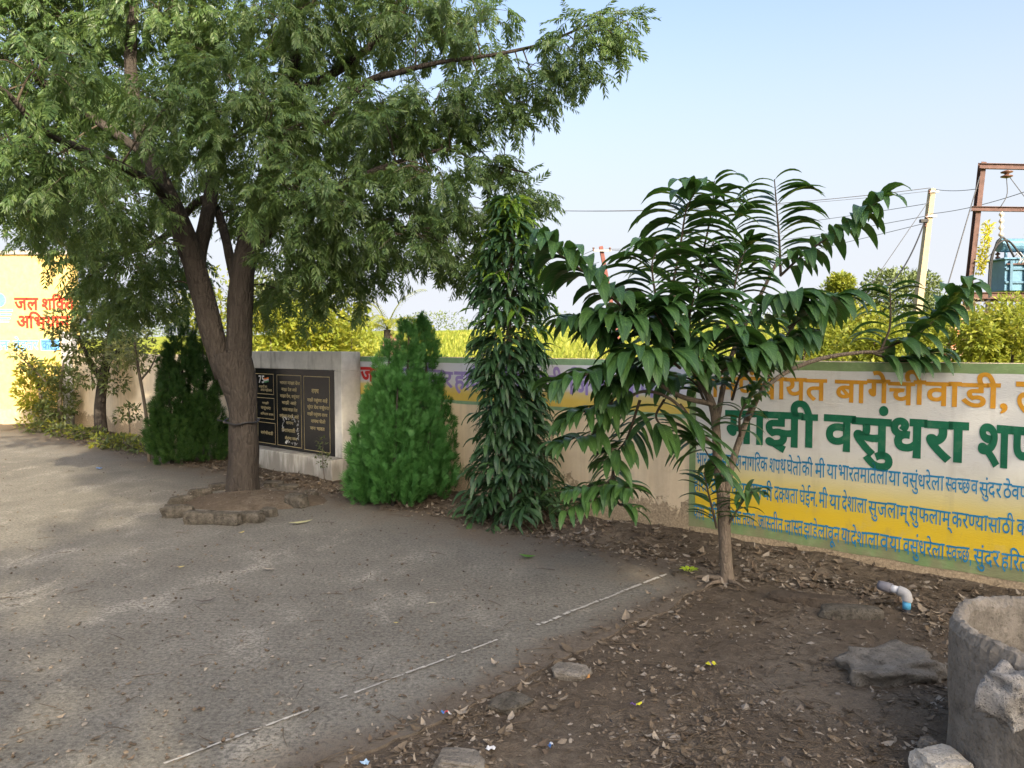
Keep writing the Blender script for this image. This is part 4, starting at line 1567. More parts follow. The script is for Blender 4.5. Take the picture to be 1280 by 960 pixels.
    for (pl, n, L, sag) in S:
        n = int(n * 1.9)
        L *= 1.34 if pl[-1][1] < 470 else 1.12
        pts = spline([P(x, y, D + dd) for x, y, dd in pl], 24)
        st.tube(pts, np.linspace(0.010, 0.0035, 24), 6, False)
        tan = np.gradient(pts, axis=0)
        for i in range(n):
            t = 0.10 + 0.90 * i / (n - 1)
            k = min(23, int(t * 23))
            a = nz(tan[k])
            b = np.cross(a, [0, 0, 1.0])
            if np.linalg.norm(b) < 0.5:          # upright spray: leaves leave to the two sides
                b = np.array([1.0, -0.55, 0.0])
            b = nz(b + rng.normal(size=3) * 0.12)
            sd = 1 if i % 2 else -1
            upv = nz(np.cross(b, a))
            if upv[2] < 0:
                upv = -upv
            d = b * sd * rng.uniform(0.75, 1.0) + a * rng.uniform(0.35, 0.65) + upv * rng.uniform(0.05, 0.35)
            size = L * (0.62 + 0.5 * math.sin(math.pi * (0.2 + 0.62 * t))) * rng.uniform(0.85, 1.1) * (0.68 if t > 0.97 else 1)
            drooping_leaf(lf, pts[k] + a * rng.uniform(-0.01, 0.01), d, size, size * rng.uniform(0.20, 0.265), sag * 0.92 * rng.uniform(0.85, 1.15), rng, 7, 0.30, rng.uniform(-.35, .35))
    st.build('leaf_stalks', M['twig'], o, True)
    lf.build('crown', M['custard'], o, True, uv=True)
    # surface roots
    for (x0, y0, x1, y1, w) in ((905, 724, 862, 722, 9), (912, 727, 935, 738, 6), (900, 727, 880, 735, 6)):
        b = MB()
        a, c = G(x0, y0, 0.02), G(x1, y1, 0.0)
        m_ = (a + c) / 2 + [0, 0, 0.012]
        pl = spline([a, m_, c], 8)
        b.tube(pl, np.linspace(w / F * D / 2, 0.004, 8), 7, True, 0.1)
        b.build('root', M['bark_grey'], o, True)


build_custard()


# ------------------------------------------------------------------ small trees and shrubs at the far left
def simple_plant(name, label, cat, base, stems, clumps, count, size, mat, seed, tmpl=None, stem_mat=None, group=None, leafname='foliage'):
    """stems: polylines of (x, y, z, radius); clumps: (centre, radius)."""
    rng = np.random.default_rng(seed)
    o = thing(name, label, cat, base, group)
    if stems:
        mb = MB()
        for s in stems:
            c = spline(s, 12)
            mb.tube(c[:, :3], np.maximum(c[:, 3], 0.002), 7, True, 0.08)
        mb.build('stem' if cat != 'tree' else 'trunk', stem_mat or M['bark_grey'], o, True)
    mb = MB()
    tv, tf, tuv = tmpl or LEAF_SMALL
    clump_leaves(mb, [c for c, r in clumps], [r for c, r in clumps], count, tv, tf, size, rng, 0.35)
    mb.build(leafname if cat != 'tree' else 'crown', mat, o)
    return o


def px_clump(x, y, r, d, sq=0.85):
    R = r / F * d
    return (P(x, y, d), np.array([R, R * 0.9, R * sq]))


def px_stem(rows):
    return [(*P(x, y, d), w / F * d / 2) for x, y, d, w in rows]


d0 = 14.1
simple_plant('small_tree', 'small tree with pale olive leaves and dark trunk near the far wall corner', 'tree', P(128, 545, d0),
             [px_stem([(128, 548, d0, 17), (125, 510, d0, 14), (130, 470, d0, 12), (137, 430, d0, 9), (140, 380, d0, 5)]),
              px_stem([(129, 480, d0, 8), (112, 450, d0, 6), (98, 420, d0, 4)]), px_stem([(133, 455, d0, 7), (155, 430, d0 - .1, 5), (170, 415, d0 - .1, 3)])],
             [px_clump(130, 415, 36, d0), px_clump(102, 425, 32, d0), px_clump(150, 440, 24, d0 - .3), px_clump(110, 465, 22, d0 - .3), px_clump(145, 478, 16, d0 - .3), px_clump(75, 405, 20, d0 - .2), px_clump(120, 375, 30, d0), px_clump(160, 385, 26, d0)],
             3400, 0.125, M['olive_leaf'], 41, leaf_template(0.36, 0.25, 0.3, 2), M['bark'])
d0 = 10.9
simple_plant('sapling', 'thin leaning sapling with a pale leafy top left of the dark thuja', 'sapling', P(187, 583, d0),
             [px_stem([(187, 586, d0, 5), (185, 540, d0, 4.5), (180, 500, d0, 4), (172, 455, d0, 3.5), (168, 425, d0, 2.5)]), px_stem([(176, 475, d0, 3), (188, 460, d0, 2), (195, 445, d0, 1.5)])],
             [px_clump(166, 432, 28, d0), px_clump(180, 450, 18, d0), px_clump(150, 445, 18, d0), px_clump(172, 410, 18, d0)],
             700, 0.085, M['pale_leaf'], 42)
d0 = 15.6
simple_plant('shrub', 'sunlit yellow green shrub against the tall yellow wall', 'shrub', P(50, 528, d0),
             [px_stem([(55, 530, d0, 5), (50, 490, d0, 4), (42, 460, d0, 2)])],
             [px_clump(45, 490, 24, d0), px_clump(38, 470, 16, d0), px_clump(58, 465, 18, d0), px_clump(40, 505, 14, d0)], 1100, 0.13, M['yellow_leaf'], 43)
simple_plant('shrub', 'dull olive shrub in the corner between tall yellow wall and compound wall', 'shrub', P(75, 532, 15.3),
             [px_stem([(74, 534, 15.3, 6), (76, 480, 15.3, 4), (80, 450, 15.3, 2)]), px_stem([(60, 480, 15.2, 2), (35, 455, 15.1, 2), (18, 440, 15.0, 1)])],
             [px_clump(74, 505, 22, 15.3, 1.0), px_clump(82, 475, 18, 15.3), px_clump(62, 470, 14, 15.2), px_clump(36, 455, 12, 15.1), px_clump(20, 440, 9, 15.0), px_clump(58, 515, 16, 15.2)], 1500, 0.11, M['olive_leaf'], 44)
d0 = 13.0
simple_plant('leafy_weed', 'knee high leafy weed between the small tree and the thin sapling', 'weed', P(162, 548, d0),
             [px_stem([(162, 550, d0, 2), (162, 520, d0, 2), (160, 510, d0, 1)])], [px_clump(163, 515, 12, d0), px_clump(150, 520, 8, d0)], 160, 0.09, M['olive_leaf'], 45)
simple_plant('leafy_weed', 'small weed growing on the stained plinth corner beside the granite plaque', 'weed', SCZ(*(lambda t: (t[0], WC - 0.48))(wall_at(408, 585, 0.48)), 0.30),
             [[(*SCZ(wall_at(408, 585, 0.49)[0], WC - 0.52, 0.02), 0.005), (*SCZ(wall_at(407, 585, 0.49)[0], WC - 0.53, 0.25), 0.004), (*SCZ(wall_at(405, 585, 0.49)[0], WC - 0.5, 0.48), 0.002)]],
             [(SCZ(wall_at(405, 585, 0.49)[0], WC - 0.52, 0.47), np.array([.06, .06, .07])), (SCZ(wall_at(408, 585, 0.49)[0], WC - 0.54, 0.28), np.array([.08, .06, .10]))], 110, 0.045, M['olive_leaf'], 46)
grp = 'low weeds along the foot of the far wall'
rr = random.Random(9)
for i in range(16):
    x = 35 + i * 10.5 + rr.uniform(-4, 4)
    yb = 531 + (x - 30) * 0.20 + rr.uniform(0, 9)
    b = G(x, yb)
    simple_plant('low_weed', 'low straggly weed in dry leaf litter along the far wall foot', 'weed', b, None,
                 [(b + [0, 0, 0.08], np.array([0.22, 0.2, 0.12]))], 90, 0.10, M['olive_leaf'] if i % 3 else M['yellow_leaf'], 60 + i, group=grp)
mb = MB()
c = P(92, 526, 16.1)
mb.box((c[0] + 0.02, c[1] - 0.12, 0.9), (0.22, 0.22, 2.1))
tag(mb.build('corner_pillar', M['grey_wash'], origin=(c[0], c[1], 0), bevel=0.01), 'grey plastered pillar where the tall yellow wall meets the compound wall', 'pillar')

# ------------------------------------------------------------------ behind the wall: field, bushes, trees, palm


def field_grass():
    rng = np.random.default_rng(77)
    n = 90000
    # distances spread so that the blades stay dense in the picture
    d = 6.5 + 85 * rng.random(n) ** 2.0
    ax = (rng.random(n) * 1360 - 40 - 640) / F
    x, y = ax * d, d
    c = x * WN[0] + y * WN[1]
    ok = (c > WC + 0.5)
    ok &= ~((x < -9.0) & (y < 23.5))
    x, y, d = x[ok], y[ok], d[ok]
    n = len(x)
    z = np.array([ground_z(a, b) for a, b in zip(x, y)])
    h = rng.uniform(0.22, 0.62, n) * (0.75 + 0.5 * np.array([hnoise(a, b, 0.22) for a, b in zip(x, y)]))
    w = 0.006 + 0.0011 * d
    az = rng.uniform(0, 6.283, n)
    lean = rng.normal(size=(n, 2)) * 0.16
    sx, sy = np.cos(az) * w, np.sin(az) * w
    v = np.zeros((n, 4, 3))
    v[:, 0] = np.stack([x - sx, y - sy, z - 0.03], 1)
    v[:, 1] = np.stack([x + sx, y + sy, z - 0.03], 1)
    v[:, 2] = np.stack([x + sx * .7 + lean[:, 0] * h * .5, y + sy * .7 + lean[:, 1] * h * .5, z + h * .6], 1)
    v[:, 3] = np.stack([x + lean[:, 0] * h * 1.6, y + lean[:, 1] * h * 1.6, z + h], 1)
    mb = MB()
    mb.add(v.reshape(-1, 3), (np.array([[0, 1, 2, 3]]) + np.arange(n)[:, None] * 4))
    o = mb.build('field_grass', M['grass'])
    tag(kind(o, 'stuff'), 'tall yellow green grass covering the field behind the wall', 'grass')


field_grass()
BIG = leaf_template(0.5, 0.2, 0.3, 2)


def bush(x, y, r, d, mat, count, size, label, seed, group, cat='bush', tall=1.0, extra=()):
    c, R = px_clump(x, y, r, d, 0.9)
    gz = ground_z(c[0], c[1])
    rng = np.random.default_rng(seed)
    cl = [(c, R)]
    for k in range(5):
        a = rng.uniform(0, 6.28)
        q = R[0] * rng.uniform(0.45, 0.8)
        cl.append((c + np.array([math.cos(a) * R[0] * .75, math.sin(a) * R[1] * .6, rng.uniform(-0.5, 0.45) * R[2]]), np.array([q, q, q * 0.9])))
    low = c.copy()
    low[2] = max(gz + 0.3, c[2] - R[2])
    cl.append((low, R * [0.9, 0.9, 0.6]))
    st = [[(c[0] + rng.normal() * 0.1, c[1], gz - 0.1, 0.03), (c[0] + rng.normal() * 0.1, c[1], (gz + c[2]) / 2, 0.022), (c[0], c[1], c[2] + R[2] * 0.3, 0.01)]]
    return simple_plant('bush' if cat == 'bush' else 'tree', label, cat, (c[0], c[1], gz), st, cl, count, size, mat, seed, BIG, M['twig'], group)


g1 = 'sunlit bushes behind the wall'
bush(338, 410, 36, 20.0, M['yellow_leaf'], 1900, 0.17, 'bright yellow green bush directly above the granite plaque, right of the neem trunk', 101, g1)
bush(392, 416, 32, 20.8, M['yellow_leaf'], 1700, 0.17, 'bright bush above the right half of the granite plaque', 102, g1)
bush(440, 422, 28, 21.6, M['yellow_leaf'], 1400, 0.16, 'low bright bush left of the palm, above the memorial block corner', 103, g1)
bush(325, 372, 40, 23.5, M['olive_leaf'], 1800, 0.2, 'dark green bush behind the neem trunk and above the bright bushes', 104, g1)
bush(372, 382, 34, 24.0, M['field_leaf'], 1500, 0.2, 'mid green bush rising behind the bright bushes left of the palm', 105, g1)
bush(425, 388, 30, 26.0, M['field_leaf'], 1400, 0.2, 'pale bush close left of the palm fronds', 106, g1)
bush(275, 375, 45, 24.5, M['yellow_leaf'], 1300, 0.17, 'sunlit bush seen between the two neem limbs', 107, g1)
bush(530, 412, 12, 22.0, M['field_leaf'], 400, 0.14, 'small low bush right of the person in the field', 108, g1)
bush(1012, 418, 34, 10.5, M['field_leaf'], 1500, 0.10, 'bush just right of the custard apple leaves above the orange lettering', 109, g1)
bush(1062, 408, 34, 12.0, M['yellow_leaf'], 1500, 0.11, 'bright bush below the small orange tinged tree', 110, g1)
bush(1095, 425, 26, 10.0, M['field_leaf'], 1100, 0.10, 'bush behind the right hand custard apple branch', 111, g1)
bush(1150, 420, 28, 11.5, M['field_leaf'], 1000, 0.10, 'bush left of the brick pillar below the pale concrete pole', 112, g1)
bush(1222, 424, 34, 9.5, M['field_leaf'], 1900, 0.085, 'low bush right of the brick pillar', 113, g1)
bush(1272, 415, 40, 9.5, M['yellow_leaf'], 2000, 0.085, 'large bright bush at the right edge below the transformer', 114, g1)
bush(1215, 396, 26, 13.5, M['dry_leaf'], 1000, 0.09, 'brown dry brush below the transformer platform', 115, g1)
bush(1262, 388, 22, 15.0, M['field_leaf'], 800, 0.10, 'pale bush directly under the transformer platform', 116, g1)
g2 = 'trees beyond the field'
bush(1122, 368, 36, 48.0, M['far_leaf'], 4200, 0.30, 'large round grey green tree far behind the pale concrete pole', 121, g2, 'tree')
bush(1050, 356, 15, 30.0, M['field_leaf'], 900, 0.22, 'small tree with orange tinged top left of the round far tree', 122, g2, 'tree')
bush(1040, 376, 24, 32.0, M['far_leaf'], 1200, 0.24, 'bushy far tree left of the round grey green tree', 123, g2, 'tree')
bush(1160, 392, 22, 40.0, M['far_leaf'], 900, 0.28, 'low far tree at the foot of the pale concrete pole', 124, g2, 'tree')
rng = np.random.default_rng(31)
mb = MB()
cl = []
for i in range(60):
    a = (i / 59 * 1400 - 60 - 640) / F
    d = 150 + rng.uniform(-15, 40)
    x, y = a * d, d
    z = ground_z(x, y)
    R = rng.uniform(1.6, 3.2)
    cl.append((np.array([x, y, z + R * 0.7]), np.array([R * 1.8, R * 1.5, R])))
clump_leaves(mb, [c for c, r in cl], [r for c, r in cl], 20000, BIG[0], BIG[1], 0.55, rng)
tag(kind(mb.build('distant_trees', M['far_leaf']), 'stuff'), 'low line of distant trees along the horizon', 'trees')


def build_palm():
    d = 23.5
    rng = np.random.default_rng(8)
    c = P(484, 412, d)
    gz = ground_z(c[0], c[1])
    o = thing('palm_tree', 'young palm with arching yellow green fronds behind the pink shirted person', 'tree', (c[0], c[1], gz))
    mb = MB()
    mb.tube([(c[0], c[1], gz - 0.1), (c[0], c[1], (gz + c[2]) / 2), tuple(c)], [0.14, 0.11, 0.09], 9, True, 0.2)
    mb.build('trunk', M['bark'], o, True)
    for i in range(11):
        az = i * 0.571 + rng.uniform(-0.2, 0.2)
        el = rng.uniform(0.5, 1.3)
        L = rng.uniform(1.5, 2.3)
        p, dd = c.copy(), np.array([math.cos(az) * math.cos(el), math.sin(az) * math.cos(el), math.sin(el)])
        pts = [p.copy()]
        for k in range(14):
            p = p + dd * L / 14
            dd = nz(dd + [0, 0, -0.13])
            pts.append(p.copy())
        pts = np.array(pts)
        b = MB()
        b.tube(pts, np.linspace(0.018, 0.004, 15), 5)
        tan = np.gradient(pts, axis=0)
        for k in range(2, 15):
            for sub in (0, 0.5):
                q = pts[k] - tan[k] * sub
                s = nz(np.cross(tan[k], [0, 0, 1]))
                for sd in (-1, 1):
                    dr = nz(s * sd * 0.8 + nz(tan[k]) * 0.7 + [0, 0, -0.25])
                    drooping_leaf(b, q, dr, 0.42 * (1 - 0.5 * k / 15) * rng.uniform(.8, 1.1), 0.035, 1.2, rng, 3, 0.2)
        b.build('frond', M['yellow_leaf'], o)


build_palm()


# ------------------------------------------------------------------ person in the field
def build_person():
    d = 25.0
    head = P(489, 418, d)
    gz = ground_z(head[0], head[1])
    H = head[2] + 0.11 - gz
    s = H / 1.68
    o = thing('person', 'person in pale pink shirt and white trousers walking away through the field', 'person', (head[0], head[1], gz))
    x0, y0 = head[0], head[1]

    def skin(name, verts, edges, radii, mat, sub=2):
        me = bpy.data.meshes.new(name)
        me.from_pydata([(a * s, b * s, c * s) for a, b, c in verts], edges, [])
        ob = bpy.data.objects.new(name, me)
        COL.objects.link(ob)
        ob.parent = o
        sm = ob.modifiers.new('skin', 'SKIN')
        for i, r in enumerate(radii):
            r = r if isinstance(r, tuple) else (r, r)
            me.skin_vertices[0].data[i].radius = (r[0] * s, r[1] * s)
        me.skin_vertices[0].data[0].use_root = True
        su = ob.modifiers.new('sub', 'SUBSURF')
        su.levels = su.render_levels = sub
        me.materials.append(mat)
        for p in me.polygons:
            p.use_smooth = True
        return ob
    skin_m = plain('brown_skin', (0.16, 0.085, 0.05), 0.6)
    V = [(0, 0, 0.92), (0, 0, 1.10), (0, 0.01, 1.30), (0, 0.01, 1.42), (0, 0, 1.50), (0, -0.01, 1.58), (0, -0.01, 1.66),
         (-0.09, 0, 0.88), (-0.10, -0.04, 0.48), (-0.10, 0.03, 0.08), (-0.10, -0.10, 0.03),
         (0.09, 0, 0.88), (0.10, 0.06, 0.48), (0.10, 0.14, 0.10), (0.10, 0.03, 0.04),
         (-0.17, 0.01, 1.40), (-0.22, 0.03, 1.13), (-0.22, -0.06, 0.90), (-0.21, -0.08, 0.80),
         (0.17, 0.01, 1.40), (0.23, -0.02, 1.13), (0.22, -0.14, 0.92), (0.21, -0.17, 0.82)]
    E = [(0, 1), (1, 2), (2, 3), (3, 4), (4, 5), (5, 6), (0, 7), (7, 8), (8, 9), (9, 10), (0, 11), (11, 12), (12, 13), (13, 14), (3, 15), (15, 16), (16, 17), (17, 18), (3, 19), (19, 20), (20, 21), (21, 22)]
    R = [(.15, .11), (.14, .10), (.16, .11), (.13, .09), .05, .085, .07, .085, .058, .04, .035, .085, .058, .04, .035, .06, .044, .034, .032, .06, .044, .034, .032]
    skin('body', V, E, R, skin_m)
    shirt = plain('pink_shirt', (0.62, 0.30, 0.28), 0.85)
    V = [(0, 0, 0.90), (0, 0, 1.10), (0, 0.01, 1.30), (0, 0.01, 1.44), (-0.17, 0.01, 1.41), (-0.225, 0.03, 1.12), (0.17, 0.01, 1.41), (0.235, -0.02, 1.12)]
    E = [(0, 1), (1, 2), (2, 3), (3, 4), (4, 5), (3, 6), (6, 7)]
    skin('shirt', V, E, [(.175, .13), (.165, .125), (.185, .13), (.13, .09), .075, .066, .075, .066], shirt)
    tr = plain('white_trousers', (0.60, 0.52, 0.46), 0.85)
    V = [(0, 0, 0.93), (-0.09, 0, 0.86), (-0.10, -0.04, 0.48), (-0.10, 0.03, 0.12), (0.09, 0, 0.86), (0.10, 0.06, 0.48), (0.10, 0.13, 0.14)]
    E = [(0, 1), (1, 2), (2, 3), (0, 4), (4, 5), (5, 6)]
    skin('trousers', V, E, [(.165, .125), .105, .08, .065, .105, .08, .065], tr)
    mb = MB()
    u = np.linspace(0, 2 * math.pi, 15)[:-1]
    vs, fs = [], []
    for i, ph in enumerate(np.linspace(-0.25, math.pi / 2 - 0.05, 6)):
        for a in u:
            vs.append((x0 + 0.098 * s * math.cos(ph) * math.cos(a), y0 - 0.022 * s + 0.108 * s * math.cos(ph) * math.sin(a), gz + s * (1.60 + 0.125 * math.sin(ph))))
    for i in range(5):
        for k in range(14):
            fs.append((i * 14 + k, i * 14 + (k + 1) % 14, (i + 1) * 14 + (k + 1) % 14, (i + 1) * 14 + k))
    fs.append(tuple(70 + k for k in range(14)))
    mb.add(vs, fs)
    mb.build('hair', plain('black_hair', (0.015, 0.013, 0.012), 0.5), o, True)


build_person()


# ------------------------------------------------------------------ power poles, transformer, wires
rust = plain('rusty_steel', (0.095, 0.052, 0.045), 0.75, 0.0, 0.35, 6, 0.3)
redpaint = plain('red_oxide_steel', (0.15, 0.05, 0.042), 0.7, 0.0, 0.3, 5, 0.2)
pcc = plain('pale_concrete', (0.31, 0.26, 0.18), 0.85, 0.0, 0.15, 8, 0.3)
porcelain = plain('brown_porcelain', (0.12, 0.06, 0.045), 0.25)
steel = plain('galvanised_steel', (0.30, 0.30, 0.30), 0.5, 0.4)
wire_mat = plain('weathered_wire', (0.06, 0.06, 0.065), 0.6)
black = plain('black_rubber', (0.02, 0.02, 0.022), 0.5)
tblue = plain('transformer_blue', (0.085, 0.185, 0.275), 0.5, 0.0, 0.2, 5, 0.1)


def beam(mb, a, b, w, h):
    """Rolled joist: two flanges and a web between a and b."""
    a, b = np.array(a, float), np.array(b, float)
    d = nz(b - a)
    s = nz(np.cross(d, [0, 0, 1])) if abs(d[2]) < 0.8 else np.array([1.0, 0, 0])
    s = nz(s - d * (s @ d))
    u = np.cross(s, d)
    for (o_, ww, hh) in ((u * h * 0.45, w, h * 0.1), (-u * h * 0.45, w, h * 0.1), (u * 0, w * 0.12, h * 0.8)):
        v = [p + o_ + s * sx * ww / 2 + u * sy * hh / 2 for p in (a, b) for sx, sy in ((-1, -1), (1, -1), (1, 1), (-1, 1))]
        mb.add(v, [(0, 1, 2, 3), (7, 6, 5, 4), (0, 4, 5, 1), (1, 5, 6, 2), (2, 6, 7, 3), (3, 7, 4, 0)])


def insulator(p, L, name, parent, mat=porcelain, n=5, r=0.085, horiz=False):
    mb = MB()
    pts, rad = [], []
    for k in range(n):
        z = -L * (k + 0.2) / n
        pts += [(p[0], p[1], p[2] + z), (p[0], p[1], p[2] + z - L * .3 / n), (p[0], p[1], p[2] + z - L * .5 / n), (p[0], p[1], p[2] + z - L * .75 / n)]
        rad += [r * .4, r, r * .95, r * .35]
    mb.tube(pts, rad, 12, True)
    return mb.build(name, mat, parent, True)


def build_transformer():
    d = 22.0
    t1 = P(1228, 203, d)
    b1 = P(1207, 392, d)
    gz = ground_z(b1[0], b1[1]) - 0.3
    k = (t1 - b1) / (t1[2] - b1[2])
    b1 = b1 + k * (gz - b1[2])
    span = np.array([2.75, 0.25, 0])
    o = thing('transformer_structure', 'rusty two pole transformer frame carrying a blue transformer at the right edge', 'transformer', b1)
    for q in (np.zeros(3), span):
        mb = MB()
        beam(mb, b1 + q, t1 + q, 0.14, 0.17)
        mb.build('pole', rust, o)

    def on(y):
        z = P(1222, y, d)[2]
        return b1 + k * (z - b1[2])
    top = on(209)
    mb = MB()
    beam(mb, top + [-0.15, -0.14, 0], top + span + [0.2, -0.14, 0], 0.11, 0.15)
    mb.build('top_beam', rust, o)
    mid = on(262)
    mb = MB()
    beam(mb, mid + [-0.25, -0.15, 0], mid + span + [0.25, -0.15, 0], 0.10, 0.13)
    mb.build('cross_beam', rust, o)
    low = on(371)
    mb = MB()
    for yy in (-0.55, 0.65):
        beam(mb, low + [-0.2, yy, 0], low + span + [0.3, yy, 0], 0.11, 0.18)
    mb.build('platform', plain('dark_rusty_steel', (0.09, 0.05, 0.04), 0.8), o)
    for x in (0.62, 1.35, 2.1):
        insulator(top + [x, -0.14, -0.10], 0.24, 'disc_insulator', o, n=2, r=0.16)
        insulator(mid + [x - 0.05, -0.2, -0.06], 0.75, 'fuse_cutout', o, plain('pale_porcelain', (0.45, 0.38, 0.33), 0.3), n=4, r=0.07)
        mb = MB()
        mb.tube(spline([mid + [x - .05, -.2, -.8], mid + [x - .22, -.25, -1.15], mid + [x - .5, -.2, -1.45], mid + [x - .5, -.1, -1.6]], 12), 0.014, 5)
        mb.build('jumper_wire', wire_mat, o, True)
        mb = MB()
        mb.tube(spline([top + [x, -.14, -.34], top + [x + .02, -.15, -.8], mid + [x - .05, -.15, .05]], 8), 0.012, 5)
        mb.build('jumper_wire', wire_mat, o, True)
    # tank
    c = P(1275, 343, d - 0.2)
    c[2] = low[2] + 0.12 + 0.44
    c[0] += 0.08
    mb = MB()
    mb.box(c, (1.5, 0.75, 0.86))
    mb.box(c + [0, 0, 0.455], (1.62, 0.87, 0.05))
    tk = mb.build('tank', tblue, o, bevel=0.015)
    mb = MB()
    for x in (-0.62, -0.2, 0.2, 0.62):
        mb.box(c + [x, -0.42, -0.02], (0.07, 0.09, 0.82))
    for z in (-0.2, 0.17):
        mb.box(c + [0, -0.40, z], (1.5, 0.05, 0.06))
    mb.build('stiffener', plain('transformer_dark_blue', (0.055, 0.125, 0.19), 0.5), tk)
    mb = MB()
    mb.box(c + [0, -0.43, 0.30], (1.5, 0.05, 0.03))
    mb.build('rust_stain_strip', rust, tk)
    mb = MB()
    a = c + [-0.28, -0.05, 0.86]
    mb.tube([a + [-0.46, 0, 0], a + [-0.45, 0, 0], a + [0.45, 0, 0], a + [0.46, 0, 0]], [0.12, 0.19, 0.19, 0.12], 16)
    mb.tube([a + [-0.25, 0, -0.38], a + [-0.25, 0, -0.1]], 0.04, 8)
    mb.tube([a + [0.25, 0, -0.38], a + [0.25, 0, -0.1]], 0.04, 8)
    mb.build('conservator_drum', tblue, o)
    for x in (-0.6, 0.1, 0.5):
        insulator(c + [x, 0.2, 0.92], 0.42, 'bushing', o, n=4, r=0.07)
    mb = MB()
    for j, (x0, x1, h) in enumerate(((-1.15, -0.35, 0.55), (-1.12, -0.55, 0.62), (0.05, 0.75, 0.7))):
        mb.tube(spline([c + [x0, -0.3, -1.0 if j < 2 else 0.4], c + [x0 + 0.05, -0.32, 0.5], c + [(x0 + x1) / 2, -0.36, 0.42 + h], c + [x1, -0.34, 0.62], c + [x1 + 0.1, -0.3, 0.48]], 24), 0.028, 8)
    mb.build('cable', black, o, True)
    mb = MB()
    rg = np.random.default_rng(3)
    for j in range(5):
        x = -0.5 + j * 0.11
        mb.tube(spline([c + [x, -0.45, 0.62], c + [x + 0.1, -0.5, 0.45], c + [x + 0.05, -0.47, 0.32], c + [x + 0.25, -0.46, 0.5]], 10), 0.013, 5)
    mb.build('bare_leads', plain('pale_cable', (0.5, 0.5, 0.5), 0.5), o, True)
    # climbing creeper on the near pole
    mb = MB()
    rg = np.random.default_rng(6)
    pts = np.array([on(y) + [0.27 - 0.0016 * (y - 285), -0.15, 0] for y in np.linspace(283, 338, 14)])
    tvv, tff, _ = LEAF_SMALL
    clump_leaves(mb, pts, np.full(14, 0.10), 380, tvv, tff, 0.13, rg)
    cr = mb.build('climbing_creeper', leaf_mat('creeper_leaf', [(0.42, 0.36, 0.02), (0.50, 0.46, 0.05)], 0.4), origin=on(310))
    tag(cr, 'yellow flowering creeper hanging on the left transformer pole', 'creeper')
    # earth / control wire pole beside it
    mb = MB()
    mb.tube(spline([c + [-1.16, -0.28, -0.4], c + [-1.2, -0.3, -1.2], c + [-1.32, -0.3, -2.2], c + [-1.42, -0.3, -3.2]], 12), 0.03, 8)
    mb.build('service_pipe', black, o, True)
    return o, top, mid, on


trf, TOP, MID, ONP = build_transformer()


def pole(name, label, x0, y0, x1, y1, d, wpx, mat, arm=True):
    t, b = P(x0, y0, d), P(x1, y1, d)
    gz = ground_z(b[0], b[1]) - 0.4
    k = (t - b) / (t[2] - b[2])
    b = b + k * (gz - b[2])
    o = thing(name, label, 'utility pole', b)
    w = wpx / F * d
    mb = MB()
    if name == 'steel_pole':
        beam(mb, b, t, w, w * 1.2)
    else:
        v, f = [], []
        for p, ww in ((b, w * 1.35), (t, w * 0.9)):
            v += [p + [sx * ww / 2, sy * ww * .6, 0] for sx, sy in ((-1, -1), (1, -1), (1, 1), (-1, 1))]
        mb.add(v, [(0, 1, 5, 4), (1, 2, 6, 5), (2, 3, 7, 6), (3, 0, 4, 7), (4, 5, 6, 7)])
    mb.build('shaft', mat, o)
    return o, t, b, k


o, T1, B1, K1 = pole('concrete_pole', 'pale leaning concrete power pole between the round tree and the transformer', 1165, 236, 1148, 378, 28.0, 6.5, pcc)
mb = MB()
mb.box(T1 + [0, -0.12, -0.12], (0.34, 0.07, 0.07))
mb.build('cross_arm', steel, o)
mb = MB()
mb.box(T1 - K1 * 1.0 + [0, -0.14, 0], (0.40, 0.07, 0.07))
mb.build('cross_arm', steel, o)
for q in (-0.12, -1.0, -1.3):
    insulator(T1 + K1 * q + [-0.16, -0.16, 0.06], 0.16, 'pin_insulator', o, n=2, r=0.05)
mb = MB()
a = T1 - K1 * 1.12
mb.box(a + [-0.22, -0.12, -0.05], (0.28, 0.14, 0.12))
mb.build('junction_box', black, o, bevel=0.01)
o2, T2, B2, K2 = pole('steel_pole', 'leaning red steel pole far behind the custard apple leaves', 751, 308, 762, 368, 36.0, 4.5, redpaint)
mb = MB()
mb.box(T2 + [0.05, -0.2, -0.22], (0.85, 0.07, 0.07), 0.0)
mb.build('cross_arm', steel, o2)
for q in (-0.36, 0.40):
    insulator(T2 + [q, -0.2, -0.05], 0.2, 'pin_insulator', o2, n=2, r=0.06)


def wire(a, b, sag, label, group=None, r=0.011, name='overhead_wire', mat=None):
    a, b = np.array(a, float), np.array(b, float)
    t = np.linspace(0, 1, 28)
    pts = a[None] + (b - a)[None] * t[:, None]
    pts[:, 2] -= sag * 4 * t * (1 - t)
    mb = MB()
    mb.tube(pts, r, 5)
    ob = mb.build(name, mat or wire_mat, None, True, origin=(a + b) / 2)
    tag(ob, label, 'wire', group)


